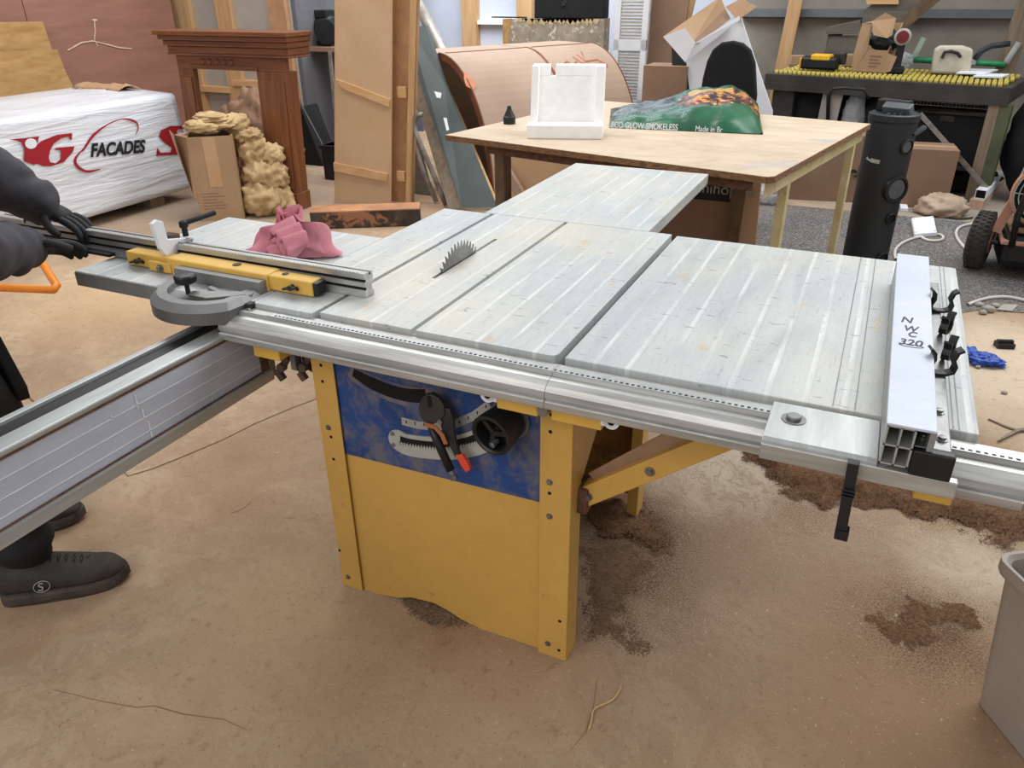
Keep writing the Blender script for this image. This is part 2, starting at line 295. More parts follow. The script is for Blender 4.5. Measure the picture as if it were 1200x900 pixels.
# ------------------------------------------------------------------ mesh building
class MB:
    def __init__(s): s.v = []; s.f = []; s.mi = []
    def add(s, vs, fs, m=0):
        o = len(s.v); s.v += [tuple(x) for x in vs]; s.f += [tuple(i+o for i in f) for f in fs]; s.mi += [m]*len(fs); return s
    def box(s, x0, x1, y0, y1, z0, z1, m=0):
        return s.add([(x0, y0, z0), (x1, y0, z0), (x1, y1, z0), (x0, y1, z0), (x0, y0, z1), (x1, y0, z1), (x1, y1, z1), (x0, y1, z1)],
                     [(0, 3, 2, 1), (4, 5, 6, 7), (0, 1, 5, 4), (1, 2, 6, 5), (2, 3, 7, 6), (3, 0, 4, 7)], m)
    def obox(s, c, size, mat=None, m=0):
        mat = mat or Matrix(); a, b, d = [q/2 for q in size]; c = Vector(c)
        vs = [c + mat @ Vector((x, y, z)) for z in (-d, d) for x, y in ((-a, -b), (a, -b), (a, b), (-a, b))]
        return s.add(vs, [(0, 3, 2, 1), (4, 5, 6, 7), (0, 1, 5, 4), (1, 2, 6, 5), (2, 3, 7, 6), (3, 0, 4, 7)], m)
    def prism(s, pts, vec, m=0):
        pts = [Vector(p) for p in pts]; vec = Vector(vec); n = len(pts)
        nr = Vector((0, 0, 0))
        for i in range(n): nr += (pts[i]-pts[0]).cross(pts[(i+1) % n]-pts[0])
        if nr.dot(vec) > 0: pts = pts[::-1]
        vs = pts + [p+vec for p in pts]
        return s.add(vs, [tuple(range(n)), tuple(range(2*n-1, n-1, -1))] + [(i, i+n, (i+1) % n+n, (i+1) % n) for i in range(n)], m)
    def bar(s, p, q, w, h, upv=(0, 0, 1), m=0):
        p, q = Vector(p), Vector(q); d = (q-p); L = d.length; d.normalize(); sd = d.cross(Vector(upv)).normalized(); u_ = sd.cross(d)
        return s.obox((p+q)/2, (L, w, h), Matrix((d, sd, u_)).transposed(), m)
    def tube(s, pts, r, n=10, m=0, cap=True):
        pts = [Vector(p) for p in pts]; rs = r if isinstance(r, (list, tuple)) else [r]*len(pts)
        vs = []; fs = []; ref = None
        for i, p in enumerate(pts):
            t = (pts[min(i+1, len(pts)-1)]-pts[max(i-1, 0)]).normalized()
            if ref is None:
                ref = t.orthogonal().normalized()
            ref = (ref - t*ref.dot(t)).normalized(); b = t.cross(ref)
            vs += [p + (ref*cos(2*pi*k/n)+b*sin(2*pi*k/n))*rs[i] for k in range(n)]
        for i in range(len(pts)-1):
            for k in range(n): fs.append((i*n+k, i*n+(k+1) % n, (i+1)*n+(k+1) % n, (i+1)*n+k))
        if cap:
            fs.append(tuple(range(n-1, -1, -1))); e = (len(pts)-1)*n; fs.append(tuple(range(e, e+n)))
        return s.add(vs, fs, m)
    def cyl(s, p, q, r, r2=None, n=20, m=0): return s.tube([p, q], [r, r if r2 is None else r2], n, m)
    def lathe(s, prof, c, axis=(0, 0, 1), n=24, m=0):
        c = Vector(c); a = Vector(axis).normalized(); e = a.orthogonal().normalized(); g = a.cross(e); vs = []; fs = []
        for r, z in prof: vs += [c + a*z + (e*cos(2*pi*k/n)+g*sin(2*pi*k/n))*r for k in range(n)]
        for i in range(len(prof)-1):
            for k in range(n): fs.append((i*n+k, i*n+(k+1) % n, (i+1)*n+(k+1) % n, (i+1)*n+k))
        fs.append(tuple(range(n-1, -1, -1))); e_ = (len(prof)-1)*n; fs.append(tuple(range(e_, e_+n)))
        return s.add(vs, fs, m)
    def grid(s, fn, nu, nv, m=0, closed_u=False):
        vs = [fn(i/(nu if closed_u else nu-1), j/(nv-1)) for j in range(nv) for i in range(nu)]; fs = []
        for j in range(nv-1):
            for i in range(nu if closed_u else nu-1):
                i2 = (i+1) % nu; fs.append((j*nu+i, j*nu+i2, (j+1)*nu+i2, (j+1)*nu+i))
        return s.add(vs, fs, m)
    def ribbon(s, pts, w, nrm, t, m=0):
        pts = [Vector(p) for p in pts]; nrm = Vector(nrm).normalized(); L = []; R_ = []
        for i, p in enumerate(pts):
            d = (pts[min(i+1, len(pts)-1)]-pts[max(i-1, 0)]).normalized(); sd = d.cross(nrm).normalized()
            ww = (w[i] if isinstance(w, (list, tuple)) else w)/2
            L.append(p+sd*ww); R_.append(p-sd*ww)
        return s.prism(L+R_[::-1], nrm*t, m)
    def build(s, name, mats, parent=None, smooth=False, bevel=0., sub=0, loc=None, solid=0.):
        me = bpy.data.meshes.new(name); me.from_pydata(s.v, [], s.f)
        mats = mats if isinstance(mats, (list, tuple)) else [mats]
        for q in mats: me.materials.append(M[q] if isinstance(q, str) else q)
        for p, i in zip(me.polygons, s.mi): p.material_index = i
        bm = bmesh.new(); bm.from_mesh(me); bmesh.ops.recalc_face_normals(bm, faces=bm.faces); bm.to_mesh(me); bm.free()
        if smooth:
            for p in me.polygons: p.use_smooth = True
        o = bpy.data.objects.new(name, me); COL.objects.link(o)
        if parent is not None:
            o.parent = parent; pl = Vector((0, 0, 0)); q = parent
            while q is not None: pl += q.location; q = q.parent
            o.location = -pl
        if solid: md = o.modifiers.new('s', 'SOLIDIFY'); md.thickness = solid; md.offset = 0
        if bevel: md = o.modifiers.new('b', 'BEVEL'); md.width = bevel; md.segments = 2; md.limit_method = 'ANGLE'; md.angle_limit = rad(40)
        if sub: md = o.modifiers.new('d', 'SUBSURF'); md.levels = md.render_levels = sub
        return o
def tag(o, label, cat=None, group=None, kind=None):
    if label: o['label'] = label
    if cat: o['category'] = cat
    if group: o['group'] = group
    if kind: o['kind'] = kind
    return o
def thing(name, label, cat, loc=(0, 0, 0), group=None, kind=None):
    o = bpy.data.objects.new(name, None); o.empty_display_size = .1; COL.objects.link(o); o.location = loc
    return tag(o, label, cat, group, kind)
def one(mb, name, mats, label, cat, group=None, kind=None, **kw):
    return tag(mb.build(name, mats, None, **kw), label, cat, group, kind)
def struct(mb, name, mats, **kw):
    o = mb.build(name, mats, None, **kw); o['kind'] = 'structure'; return o
def text(name, body, mat, parent, origin, xdir, ydir, size, ext=.001, shear=0., bold=0., width=1.):
    cu = bpy.data.curves.new('t', 'FONT'); cu.body = body; cu.size = size; cu.extrude = ext; cu.shear = shear; cu.offset = bold
    t = bpy.data.objects.new('t', cu); COL.objects.link(t); dg = bpy.context.evaluated_depsgraph_get(); dg.update()
    me = bpy.data.meshes.new_from_object(t.evaluated_get(dg)); bpy.data.objects.remove(t)
    x = Vector(xdir).normalized(); y = Vector(ydir); y = (y-x*y.dot(x)).normalized(); z = x.cross(y)
    o3 = Vector(origin); pl = Vector((0, 0, 0)); q = parent
    while q is not None: pl += q.location; q = q.parent
    for v in me.vertices: v.co = o3 + x*v.co.x*width + y*v.co.y + z*v.co.z
    me.materials.clear(); me.materials.append(M[mat])
    o = bpy.data.objects.new(name, me); COL.objects.link(o); o.parent = parent; o.location = -pl
    return o
def smooth_line(pts, k=5):
    pts = [Vector(p) for p in pts]; out = []
    for i in range(len(pts)-1):
        p0, p1, p2, p3 = pts[max(i-1, 0)], pts[i], pts[i+1], pts[min(i+2, len(pts)-1)]
        for q in range(k):
            t = q/k; out.append(.5*((2*p1)+(p2-p0)*t+(2*p0-5*p1+4*p2-p3)*t*t+(3*p1-p0-3*p2+p3)*t**3))
    return out+[pts[-1]]
def arc(n, a0, a1): return [a0+(a1-a0)*i/(n-1) for i in range(n)]
def fbm(p, s=1., o=4): return noise.fractal(Vector(p)*s, 1., 2., o)
def bolt(mb, p, d, r=.006, h=.004, m=0): d = Vector(d).normalized(); mb.tube([Vector(p), Vector(p)+d*h], r, 6, m)
def copy_tree(o, loc, label, cat_from=None, group=None):
    c = o.copy(); COL.objects.link(c); c.location = loc; c['label'] = label
    if group: c['group'] = group
    for ch in o.children:
        d = ch.copy(); COL.objects.link(d); d.parent = c
        for g in ch.children: e = g.copy(); COL.objects.link(e); e.parent = d
    return c
# ================================================================== PANEL SAW
T = .87
saw = thing('panel_saw', 'large yellow and blue sliding panel saw with aluminium tables', 'table saw', (-.84, 1.7, 0))
# --- tables
tb = MB()
YF, YB = 1.325, 2.258
tb.box(-1.116, -.9955, YF, YB, .83, T); tb.box(-.9845, -.868, YF, YB, .83, T)
tb.box(-.9955, -.9845, YF, 1.635, .83, T); tb.box(-.9955, -.9845, 2.01, YB, .83, T)
tb.box(-.868, -.856, YF, YB, .83, .858)
rc = [(-.856, YF), (-.535, YF), (-.525, YF+.004), (-.5205, YF+.014), (-.5205, YB), (-.856, YB)]
tb.prism([(x, y, .83) for x, y in rc], (0, 0, .04))
tb.build('table_top', 'table', saw)
MB().box(-1.306, -1.130, 1.312, YB, .83, T).build('sliding_table', 'table', saw, bevel=.0015)
ct = MB().box(-1.915, -1.309, 1.302, 1.885, .828, T)
cto = ct.build('crosscut_table', 'table', saw, bevel=.002)
MB().box(-1.916, -1.312, 1.3005, 1.3018, .829, .866).build('front_edge', 'alu_dark', cto)
sx = MB().box(-.503, .242, 1.327, 2.25, .83, T)
sxo = sx.build('extension_table', 'table', saw, bevel=.002)
ln = MB()
for x in (.010, .047, .203, .212): ln.box(x-.001, x+.001, 1.332, 2.246, T+.0003, T+.0008)
ln.build('scribed_line', 'alu_dark', sxo)
MB().box(-1.155, -.594, 2.264, 3.12, .83, T).build('outfeed_table', 'table', saw, bevel=.002)
# front faces of the tables show a stepped edge
fe = MB()
for x0, x1 in ((-1.304, -1.132), (-1.114, -.870), (-.854, -.524), (-.501, .240)): fe.box(x0, x1, 1.322 if x0 > -1.2 else 1.309, 1.329, .836, .852)
fe.build('table_edge_strip', 'alu_dark', saw)
# --- front rail, two lengths
prof = [(1.316, .795), (1.316, .858), (1.280, .858), (1.278, .850), (1.262, .848), (1.248, .842), (1.240, .832), (1.238, .820), (1.243, .811), (1.236, .810), (1.236, .796), (1.245, .790), (1.29, .790)]
for x0, x1 in ((-1.357, -.5115), (-.5105, .312)):
    rl = MB().prism([(x0, y, z) for y, z in prof], (x1-x0, 0, 0)).build('front_rail', 'alu_x', saw)
    sc = MB()
    sc.box(max(x0, -1.24), x1-.002, 1.281, 1.300, .8582, .8590)
    x = max(x0, -1.22)
    while x < x1-.012:
        sc.box(x, x+.006, 1.285, 1.290, .8590, .8594, 1); x += .0115
    sc.build('rail_scale', ['alu', 'ink'], rl)
    MB().box(x0+.001, x1-.001, 1.2365, 1.242, .8095, .8112).build('rail_lip', 'white_paint', rl)
br = MB()
for x0, x1, z0, z1 in ((-.640, -.545, .742, .782), (-.515, -.405, .742, .780), (-1.305, -1.225, .738, .778), (.165, .225, .745, .790)):
    MB().box(x0, x1, 1.285, 1.335, z0, z1).build('rail_bracket', 'yellow_clean', saw, bevel=.003)
for x in (-.662, -.385):
    ear = MB()
    ear.lathe([(.006, 0), (.017, 0), (.017, .012), (.006, .012)], (x, 1.297, .768), (0, -1, 0), 20)
    ear.box(x-.004, x+.022, 1.285, 1.297, .756, .786) if x < -.5 else ear.box(x-.022, x+.004, 1.285, 1.297, .756, .786)
    eo = ear.build('bracket_ear', 'white', saw)
    MB().cyl((x, 1.2845, .768), (x, 1.2838, .768), .0075).build('bolt_hole', 'void', eo)
MB().cyl((-.529, 1.30, .765), (-.529, 1.272, .765), .013, None, 6).build('hex_bolt', 'steel', saw)
# --- cabinet
def leg(x0, x1, y0, y1, flip, bolts=()):
    m = MB(); t = .004
    m.box(x0, x1, y0, y0+t, 0, .80)
    xs = x1 if flip else x0
    m.box(xs-t if flip else xs, xs if flip else xs+t, y0+t, y1, 0, .80)
    o = m.build('leg', 'yellow', saw, bevel=.0015)
    b = MB(); h = MB()
    for u, v, hole in bolts:
        p = ay(u, v, y0)
        if hole: h.cyl(p+Vector((0, .002, 0)), p-Vector((0, .0006, 0)), .0045, None, 10)
        else: b.lathe([(.008, 0), (.008, .001), (.005, .001), (.005, .005), (.001, .006)], p, (0, -1, 0), 10)
    if b.v: b.build('bolt', 'steel', o)
    if h.v: h.build('bolt_hole', 'void', o)
    return o
leg(-.563, -.486, 1.342, 1.412, True, [(644, 565, 0), (644, 605, 0), (642, 754, 0), (645, 506, 1), (644, 578, 1), (656, 728, 1), (655, 762, 1), (646, 486, 1)])
leg(-1.180, -1.113, 1.342, 1.412, False, [(385, 501, 0), (408, 676, 0), (376, 428, 1), (378, 447, 1), (391, 538, 1), (398, 645, 1), (388, 512, 1)])
leg(-.526, -.492, 1.985, 2.055, True); leg(-1.180, -1.14, 1.985, 2.055, False)
fp = MB()
bot = [(-.555, .003)] + [(-.736 - .0, .0)] + [(-.80, .012), (-.84, .028), (-.88, .037), (-.95, .030), (-1.0, .010), (-1.06, .0), (-1.12, .0)]
fp.prism([(x, 1.353, z) for x, z in [(-1.12, .463), (-.555, .473)] + bot], (0, .003, 0))
fp.build('front_panel', 'yellow', saw)
cp = MB().prism([(-1.118, 1.350, .464), (-.558, 1.350, .474), (-.558, 1.350, .80), (-1.118, 1.350, .80)], (0, .003, 0)).build('control_panel', 'blue', saw)
def pl(pts, y=1.350): return [ay(u, v, y) for u, v in pts]
up_slot = smooth_line(pl([(414, 436), (432, 447), (455, 457), (478, 463), (500, 464)]), 4)
MB().ribbon(up_slot, [.022+.014*min(1, i/5) for i in range(17)], (0, -1, 0), .0012).build('tilt_slot', 'void', cp)
worn = MB(); worn.ribbon(smooth_line(pl([(410, 434), (430, 447), (455, 458), (480, 465), (503, 466), (520, 462)]), 4), [.036+.02*sin(pi*i/20)**.5 for i in range(21)], (0, -1, 0), .0006)
worn.build('worn_arc', pm('bare_worn_paint', (116, 104, 100), (64, 78, 116), 30, .7, dirt=(150, 104, 80), dlo=.6, dhi=.7), cp)
lp = MB(); lower = smooth_line(pl([(468, 516), (478, 521), (500, 524), (525, 525), (550, 521), (570, 513), (586, 500), (600, 486)]), 3)
lp.ribbon(lower, .062, (0, -1, 0), .003)
for q in (lower[0], lower[-1]): lp.cyl(q+Vector((0, -.0002, 0)), q+Vector((0, -.0025, 0)), .0305, None, 24)
lpo = lp.build('slot_plate', 'palegrey', cp)
MB().ribbon([p+Vector((0, -.0036, 0)) for p in smooth_line(pl([(470, 513.5), (482, 517), (505, 520), (528, 519), (550, 515), (566, 508)]))], .017, (0, -1, 0), .0008).build('curved_slot', 'void', lpo)
teeth = MB()
for i in range(32):
    u = 468+i*3.3; v = 519+6.0*sin(pi*i/34)**1.0 - (max(0, i-16)*.35)
    p = ay(u, v, 1.3456); teeth.prism([p+Vector((-.0028, 0, -.004)), p+Vector((.0028, 0, -.004)), p+Vector((0, 0, .005))], (0, -.002, 0))
teeth.build('rack_teeth', 'palegrey', lpo)
st = MB(); st.ribbon(pl([(471, 493), (490, 498), (512, 500), (535, 496), (556, 487), (574, 474)], 1.3498), .021, (0, -1, 0), .0015, 0)
for i in range(10):
    u = 476+i*10.4; v = 494.6+5.2*sin(pi*i/11)-i*.0 - max(0, i-4)**1.55*1.75
    p = ay(u, v, 1.348); st.box(p.x-.0012, p.x+.0012, 1.3472, 1.3484, p.z-.004, p.z+.004, 1)
st.build('angle_scale', ['alu', 'ink'], cp)
scr = MB()
for u, v in ((460, 508), (461, 521), (596, 478), (607, 492)): scr.lathe([(.005, 0), (.005, .003), (.001, .004)], ay(u, v, 1.3475), (0, -1, 0), 10)
scr.build('screw', 'steel', lpo)
# handwheel
h = MB(); c0 = ay(597, 491, 1.348); h.lathe([(.050, 0), (.050, .004)], c0, (0, -1, 0), 30, 1)
ax_ = Vector((-.16, -1, -.10)).normalized()
h.lathe([(.028, 0), (.044, .006), (.046, .030), (.048, .034), (.050, .060), (.0505, .072), (.044, .074), (.040, .070), (.038, .036), (.012, .034), (.011, .05), (.003, .052)], c0+Vector((0, -.003, 0)), ax_, 32)
hw = h.build('handwheel', ['black', 'steel'], saw, smooth=False)
e1 = ax_.orthogonal().normalized(); e2 = ax_.cross(e1); k = MB(); cc = c0+ax_*.055
for a in (.5, 2.6, 4.7): k.bar(cc, cc+(e1*cos(a)+e2*sin(a))*.042, .012, .016, ax_)
k.lathe([(.007, 0), (.007, .02), (.002, .022)], cc+(e1*cos(.9)+e2*sin(.9))*.024, ax_, 12, 1)
k.build('wheel_spoke', ['black', 'steel'], hw)
# side and rear panels, dark inside
MB().box(-1.176, -1.172, 1.412, 1.985, .08, .80).build('side_panel', 'yellow', saw)
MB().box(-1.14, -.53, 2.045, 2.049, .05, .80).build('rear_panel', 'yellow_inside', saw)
MB().prism([(-.490, 1.40, .52), (-.490, 1.42, .52), (-.490, 1.735, .80), (-.490, 1.40, .80)], (.003, 0, 0)).build('gusset', 'yellow', saw)
MB().prism([(-.494, 1.99, .52), (-.494, 1.80, .80), (-.494, 1.99, .80)], (.003, 0, 0)).build('gusset', 'yellow', saw)
MB().box(-.99, -.74, 1.5, 1.9, .30, .72).build('motor_housing', 'dark_steel', saw, bevel=.03)
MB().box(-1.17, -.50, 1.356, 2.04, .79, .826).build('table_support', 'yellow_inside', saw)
def brace(y):
    p, q = Vector((-.487, y, .472)), Vector((-.10, y, .772))
    b = MB().bar(p, q, .05, .046, (0, -1, 0)).build('brace', 'yellow', saw, bevel=.003)
    for t in (.06, .42): 
        c = p.lerp(q, t); MB().lathe([(.011, 0), (.011, .003), (.007, .003), (.007, .009)], c+Vector((0, -.024, .0)), (0, -1, 0), 12).build('brace_bolt', 'steel', b)
    MB().bar(p+Vector((.03, 0, .049)), q+Vector((-.05, 0, .026)), .046, .003, (0, -1, 0)).build('dust_layer', 'sandy', b)
    MB().box(-.494, -.462, y-.034, y+.034, .44, .51).build('brace_lug', 'rust', b, bevel=.006)
    MB().box(-.20, -.15, y-.033, y+.03, .735, .80).build('brace_clip', 'cream', b, bevel=.006)
brace(1.42); brace(1.98)
# --- sliding beam
bm_ = MB(); Y0, Y1 = .06, 1.372
bm_.box(-1.452, -1.350, Y0, Y1, .655, .792); bm_.box(-1.466, -1.336, Y0, Y1, .628, .655, 2)
bm_.box(-1.3499, -1.3475, Y0, Y1, .786, .792, 1); bm_.box(-1.3499, -1.346, Y0, Y1, .655, .6585, 1)
for z in (.678, .713, .750): bm_.box(-1.3501, -1.3488, Y0, Y1, z-.0008, z+.0008, 3)
for y, z0, z1 in ((.985, .66, .70), (.978, .71, .735), (.97, .742, .775), (.905, .745, .757)): bm_.prism([(-1.3498, y, z0), (-1.3498, y+.003, z0), (-1.3498, y+.004, z1), (-1.3498, y+.001, z1)], (.001, 0, 0), 3)
beam = bm_.build('sliding_beam', ['alu_beam', 'rust', 'alu', 'white_paint'], saw)
MB().box(-1.394, -1.344, Y0, Y1+.04, .792, .806)  .build('guide_rail', 'alu', beam, bevel=.004)
MB().box(-1.436, -1.396, Y0, Y1+.04, .792, .801).build('bearing_strip', 'black', beam)
MB().box(-1.455, -1.438, Y0, Y1+.04, .792, .809).build('guide_lip', 'alu', beam, bevel=.002)
MB().box(-1.352, -1.3465, Y1-.028, Y1, .655, .790).build('end_bracket', 'rust', beam)
MB().box(-1.455, -1.345, Y1, Y1+.02, .63, .79).build('end_cap', 'alu_dark', beam)
mb = MB().prism([(-1.340, 1.385, .80), (-1.340, 1.385, .69), (-1.262, 1.385, .684), (-1.255, 1.385, .80)], (0, .012, 0)).build('mounting_plate', 'grey_plate', saw)
MB().box(-1.262, -1.246, 1.36, 1.385, .675, .80).build('plate_flange', 'alu_dark', mb)
MB().prism([(-1.25, 1.39, .74), (-1.25, 1.39, .67), (-1.18, 1.39, .65), (-1.18, 1.39, .74)], (0, .01, 0)).build('mounting_plate', 'dark_steel', saw)
for x, z in ((-1.295, .675), (-1.222, .69)):
    k = MB(); c = Vector((x, 1.372, z)); k.bar(c+Vector((-.02, 0, -.022)), c+Vector((.018, 0, .03)), .016, .018, (0, -1, 0)); k.bar(c+Vector((-.02, -.005, -.02)), c+Vector((-.005, -.005, -.04)), .018, .016, (0, -1, 0)); k.cyl(c, c+Vector((0, -.02, 0)), .012)
    k.build('clamp_lever', 'brownknob', saw, bevel=.003)
# --- blade
bl = MB(); cy, cz, R0 = 1.772, .7825, .139; pts = []
NTH = 48
for i in range(NTH):
    a = 2*pi*i/NTH; d = 2*pi/NTH
    for f, r in ((0, R0), (.30, R0-.013), (.55, R0-.013), (.72, R0-.002), (.95, R0+.0068)): pts.append((-.9905, cy+cos(a+f*d)*r, cz+sin(a+f*d)*r))
bl.prism(pts, (.0028, 0, 0)); bl.build('saw_blade', 'steel', saw)
# ================================================================== RIP FENCE
rf = thing('rip_fence', 'aluminium rip fence with wide flat face and black clips on the extension table', 'saw fence', (.12, 1.6, .87))
FY0, FY1 = 1.160, 2.055
def frame_profile(x0, x1, z0, z1, nx, nz, t, y0, y1):
    m = MB()
    for i in range(nx+1):
        x = x0+(x1-x0-t)*i/nx; m.box(x, x+t, y0, y1, z0, z1)
    for j in range(nz+1):
        z = z0+(z1-z0-t)*j/nz; m.box(x0, x1, y0, y1, z, z+t)
    return m
fpo = frame_profile(.090, .132, .8745, .944, 2, 2, .003, FY0, FY1)
fx = fpo.build('fence_profile', 'alu', rf)
MB().box(.094, .129, FY0+.05, FY0+.052, .877, .942).build('hollow', 'rust', fx)
tp = MB().box(.088, .158, FY0-.004, FY1, .9445, .949).build('fence_face', pm('milky_aluminium', (196, 202, 214), (186, 191, 203), 2, .5, .2, .02, dirt=(212, 202, 182), dlo=.55, dhi=.75, dscale=3), rf, bevel=.001)
wx, wy = (1, .02, 0), (0, 1, 0)
for s_, u, v, sz, wd in (('N', 1055, 377, .044, .62), ('W', 1058, 387, .040, .60), ('C', 1063, 394, .036, .62), ('320', 1052, 402.5, .040, .68)):
    p = az(u, v, .949); text('handwriting', s_, 'penink', tp, (p.x, p.y, .9492), wx, wy, sz, .0002, .25, .0008, wd)
q_ = az(1068, 405.5, .949); sq = MB(); sq.ribbon([(q_.x+.020*cos(a), q_.y+.006*sin(a), .9493) for a in arc(24, 0, 6.0)], .0018, (0, 0, 1), .0003); sq.build('pen_squiggle', 'penink', tp)
MB().box(.150, .159, FY0, FY1, .902, .9445).build('fence_flange', 'alu_dark', rf)
bar = MB().box(.1335, .186, FY0+.012, 1.98, .8745, .911).build('steel_bar', 'steel', rf, bevel=.002)
MB().box(.1335, .192, FY0-.004, FY0+.012, .866, .911).build('end_block', 'black', rf, bevel=.003)
b = MB()
for x, y in ((.173, 1.207), (.171, 1.300), (.147, 1.205)): b.lathe([(.009, 0), (.009, .001), (.006, .002), (.006, .006), (.001, .007)], (x, y, .911), (0, 0, 1), 14)
b.build('bar_bolt', 'steel', bar)
def clip(x, y, s=1., a=0.):
    m = MB(); pts = []
    for px, pz in ((-.026, .050), (-.018, .042), (-.016, .030), (-.021, .018), (-.019, .007), (-.008, .003), (.008, .003), (.019, .007), (.021, .018), (.015, .030), (.019, .044), (.027, .049)):
        pts.append((x+px*s*cos(a), y+px*s*sin(a), .911+pz*s))
    m.ribbon(pts, .005, (-sin(a), cos(a), 0), .018*s)
    m.build('spring_clip', 'black', rf)
clip(.185, 1.775, 1.0, .25); clip(.196, 1.66, .8, 1.2); clip(.196, 1.53, .8, 1.25); clip(.178, 1.445, 1.05, .3)
ca = MB().prism([(-.088, y, z) for y, z in [(1.306, .862), (1.306, .872), (1.176, .872), (1.168, .868), (1.166, .838), (1.20, .834), (1.20, .864)]], (.178, 0, 0)).build('fence_carriage', 'alu', rf, bevel=.001)
MB().box(-.088, .205, 1.163, 1.180, .834, .864).build('carriage_apron', 'alu_x', ca, bevel=.002)
kn = MB(); kn.lathe([(.021, 0), (.021, .0015), (.013, .0015), (.013, .006), (.011, .008), (.004, .008)], (-.0475, 1.252, .872), (0, 0, 1), 28); kn.build('lock_knob', 'steel', ca)
lv = MB(); lv.bar((.056, 1.158, .868), (.060, 1.148, .745), .0085*2, .018, (0, -1, 0)); lv.box(.0515, .0725, 1.136, 1.157, .728, .746)
for z in (.812, .818, .824): lv.box(.0485, .0675, 1.1375, 1.146, z-.0012, z+.0012)
lv.build('lock_lever', 'black', ca, bevel=.001)
# ================================================================== CROSSCUT FENCE
cf = thing('crosscut_fence', 'long aluminium crosscut fence on yellow arm with flip stop and mitre gauge', 'saw fence', (-1.6, 1.45, .87))
cs = [(0, 0), (.036, 0), (.036, .012), (.028, .012), (.028, .030), (.036, .030), (.036, .060), (.028, .060), (.028, .052), (.020, .052), (.020, .060), (0, .060), (0, .046), (.006, .046), (.006, .038), (0, .038), (0, .026), (.006, .026), (.006, .018), (0, .018)]
XE = -1.068
fo = MB().prism([(-2.42, 1.444+y, .8715+z) for y, z in cs], (XE+2.42, 0, 0)).build('fence_extrusion', 'alu_x', cf)
MB().box(-2.42, XE-.002, 1.4475, 1.451, .889, .898).build('t_slot', 'void', fo)
MB().box(-2.42, XE-.002, 1.4475, 1.451, .909, .918).build('t_slot', 'void', fo)
MB().box(-2.42, XE-.002, 1.4645, 1.4718, .9235, .926).build('t_slot', 'dark_steel', fo)
MB().box(XE-.004, XE-.001, 1.4645, 1.4715, .8735, .921).build('end_hollow', 'glassgrey', fo)
sc = MB(); sc.box(-2.0, XE-.01, 1.4445, 1.4465, .9316, .9320); x = -2.0
while x < XE-.02: sc.box(x, x+.0015, 1.4445, 1.449, .9320, .9323, 1); x += .01
sc.build('fence_scale', ['alu', 'ink'], fo)
yb = MB().box(-1.815, -1.187, 1.392, 1.436, .8725, .911).build('yellow_arm', 'yellow_clean', cf, bevel=.004)
MB().box(-1.188, -1.174, 1.396, 1.432, .876, .908).build('end_plug', 'black', yb, bevel=.002)
sl = MB().box(-1.655, -1.318, 1.384, 1.4405, .869, .9145).build('arm_sleeve', 'yellow_clean', cf, bevel=.005)
MB().box(-1.720, -1.640, 1.379, 1.392, .873, .900).build('pivot_ear', 'yellow_clean', sl, bevel=.003)
for u, v in ((194, 314),): MB().lathe([(.010, 0), (.010, .004), (.006, .004), (.006, .010)], (-1.675, 1.379, .886), (0, -1, 0), 14).build('pivot_bolt', 'steel', sl)
for x in (-1.765, -1.245):
    w = MB(); c = Vector((x, 1.3915, .892)); w.cyl(c, c+Vector((0, -.014, 0)), .007); w.bar(c+Vector((-.020, -.012, -.004)), c+Vector((.020, -.012, .004)), .005, .012, (0, -1, 0)); w.cyl(c+Vector((.012, 0, -.004)), c+Vector((.012, -.001, -.004)), .005)
    w.build('wing_bolt', 'dark_steel', yb)
for x, r in ((-1.285, .008), (-1.44, .011)): MB().lathe([(r, 0), (r, .002), (r*.6, .003)], (x, 1.416, .9145 if r > .01 else .911), (0, 0, 1), 16).build('arm_hole', 'dark_steel', sl)
# mitre gauge: back block plus half-round body with a knob
mg = MB()
mg.prism([(-1.604, 1.384, .871), (-1.322, 1.384, .871), (-1.322, 1.384, .902), (-1.604, 1.384, .902)], (0, -.026, 0))
xs = [(-1.450+.155*cos(a), 1.358-.175*max(0, sin(a))**.8) for a in arc(26, pi, 1.9*pi)]
xs = [(-1.450-.155*cos(a)*1.0, 1.358-.17*sin(a)**.85 if sin(a) > 0 else 1.358) for a in arc(24, 0, pi*.80)] + [(-1.318, 1.30), (-1.318, 1.358)]
inn = [(-1.450+(x+1.450)*.72, 1.345+(y-1.358)*.66) for x, y in xs]
mg.prism([(x, y, .838) for x, y in xs], (0, 0, .030), 2)
n = len(xs)
vs = [(x, y, .868) for x, y in xs]+[(-1.450+(x+1.450)*.90, 1.355+(y-1.358)*.86, .884) for x, y in xs]+[(x, y, .884) for x, y in inn]+[(x, y, .8695) for x, y in inn]
fs = []
for q in range(3):
    for i in range(n-1): fs.append((q*n+i, q*n+i+1, (q+1)*n+i+1, (q+1)*n+i))
fs.append(tuple(range(3*n, 4*n)))
mg.add(vs, fs, 0)
gauge = mg.build('mitre_gauge', ['alu_dark', 'steel', pm('cast_grey', (112, 110, 110), (90, 88, 88), 6, .5, .4)], cf)
pn = MB().prism([(-1.40, 1.262, .8705), (-1.330, 1.318, .8705), (-1.345, 1.335, .8705), (-1.47, 1.285, .8705), (-1.46, 1.262, .8705)], (0, 0, .014)).build('gauge_pointer', 'steel', gauge)
ga = MB().ribbon([(-1.46, 1.332, .872), (-1.42, 1.318, .872), (-1.37, 1.318, .872), (-1.325, 1.335, .872)], .012, (0, 0, 1), .010).build('gauge_arc', 'alu_dark', gauge)
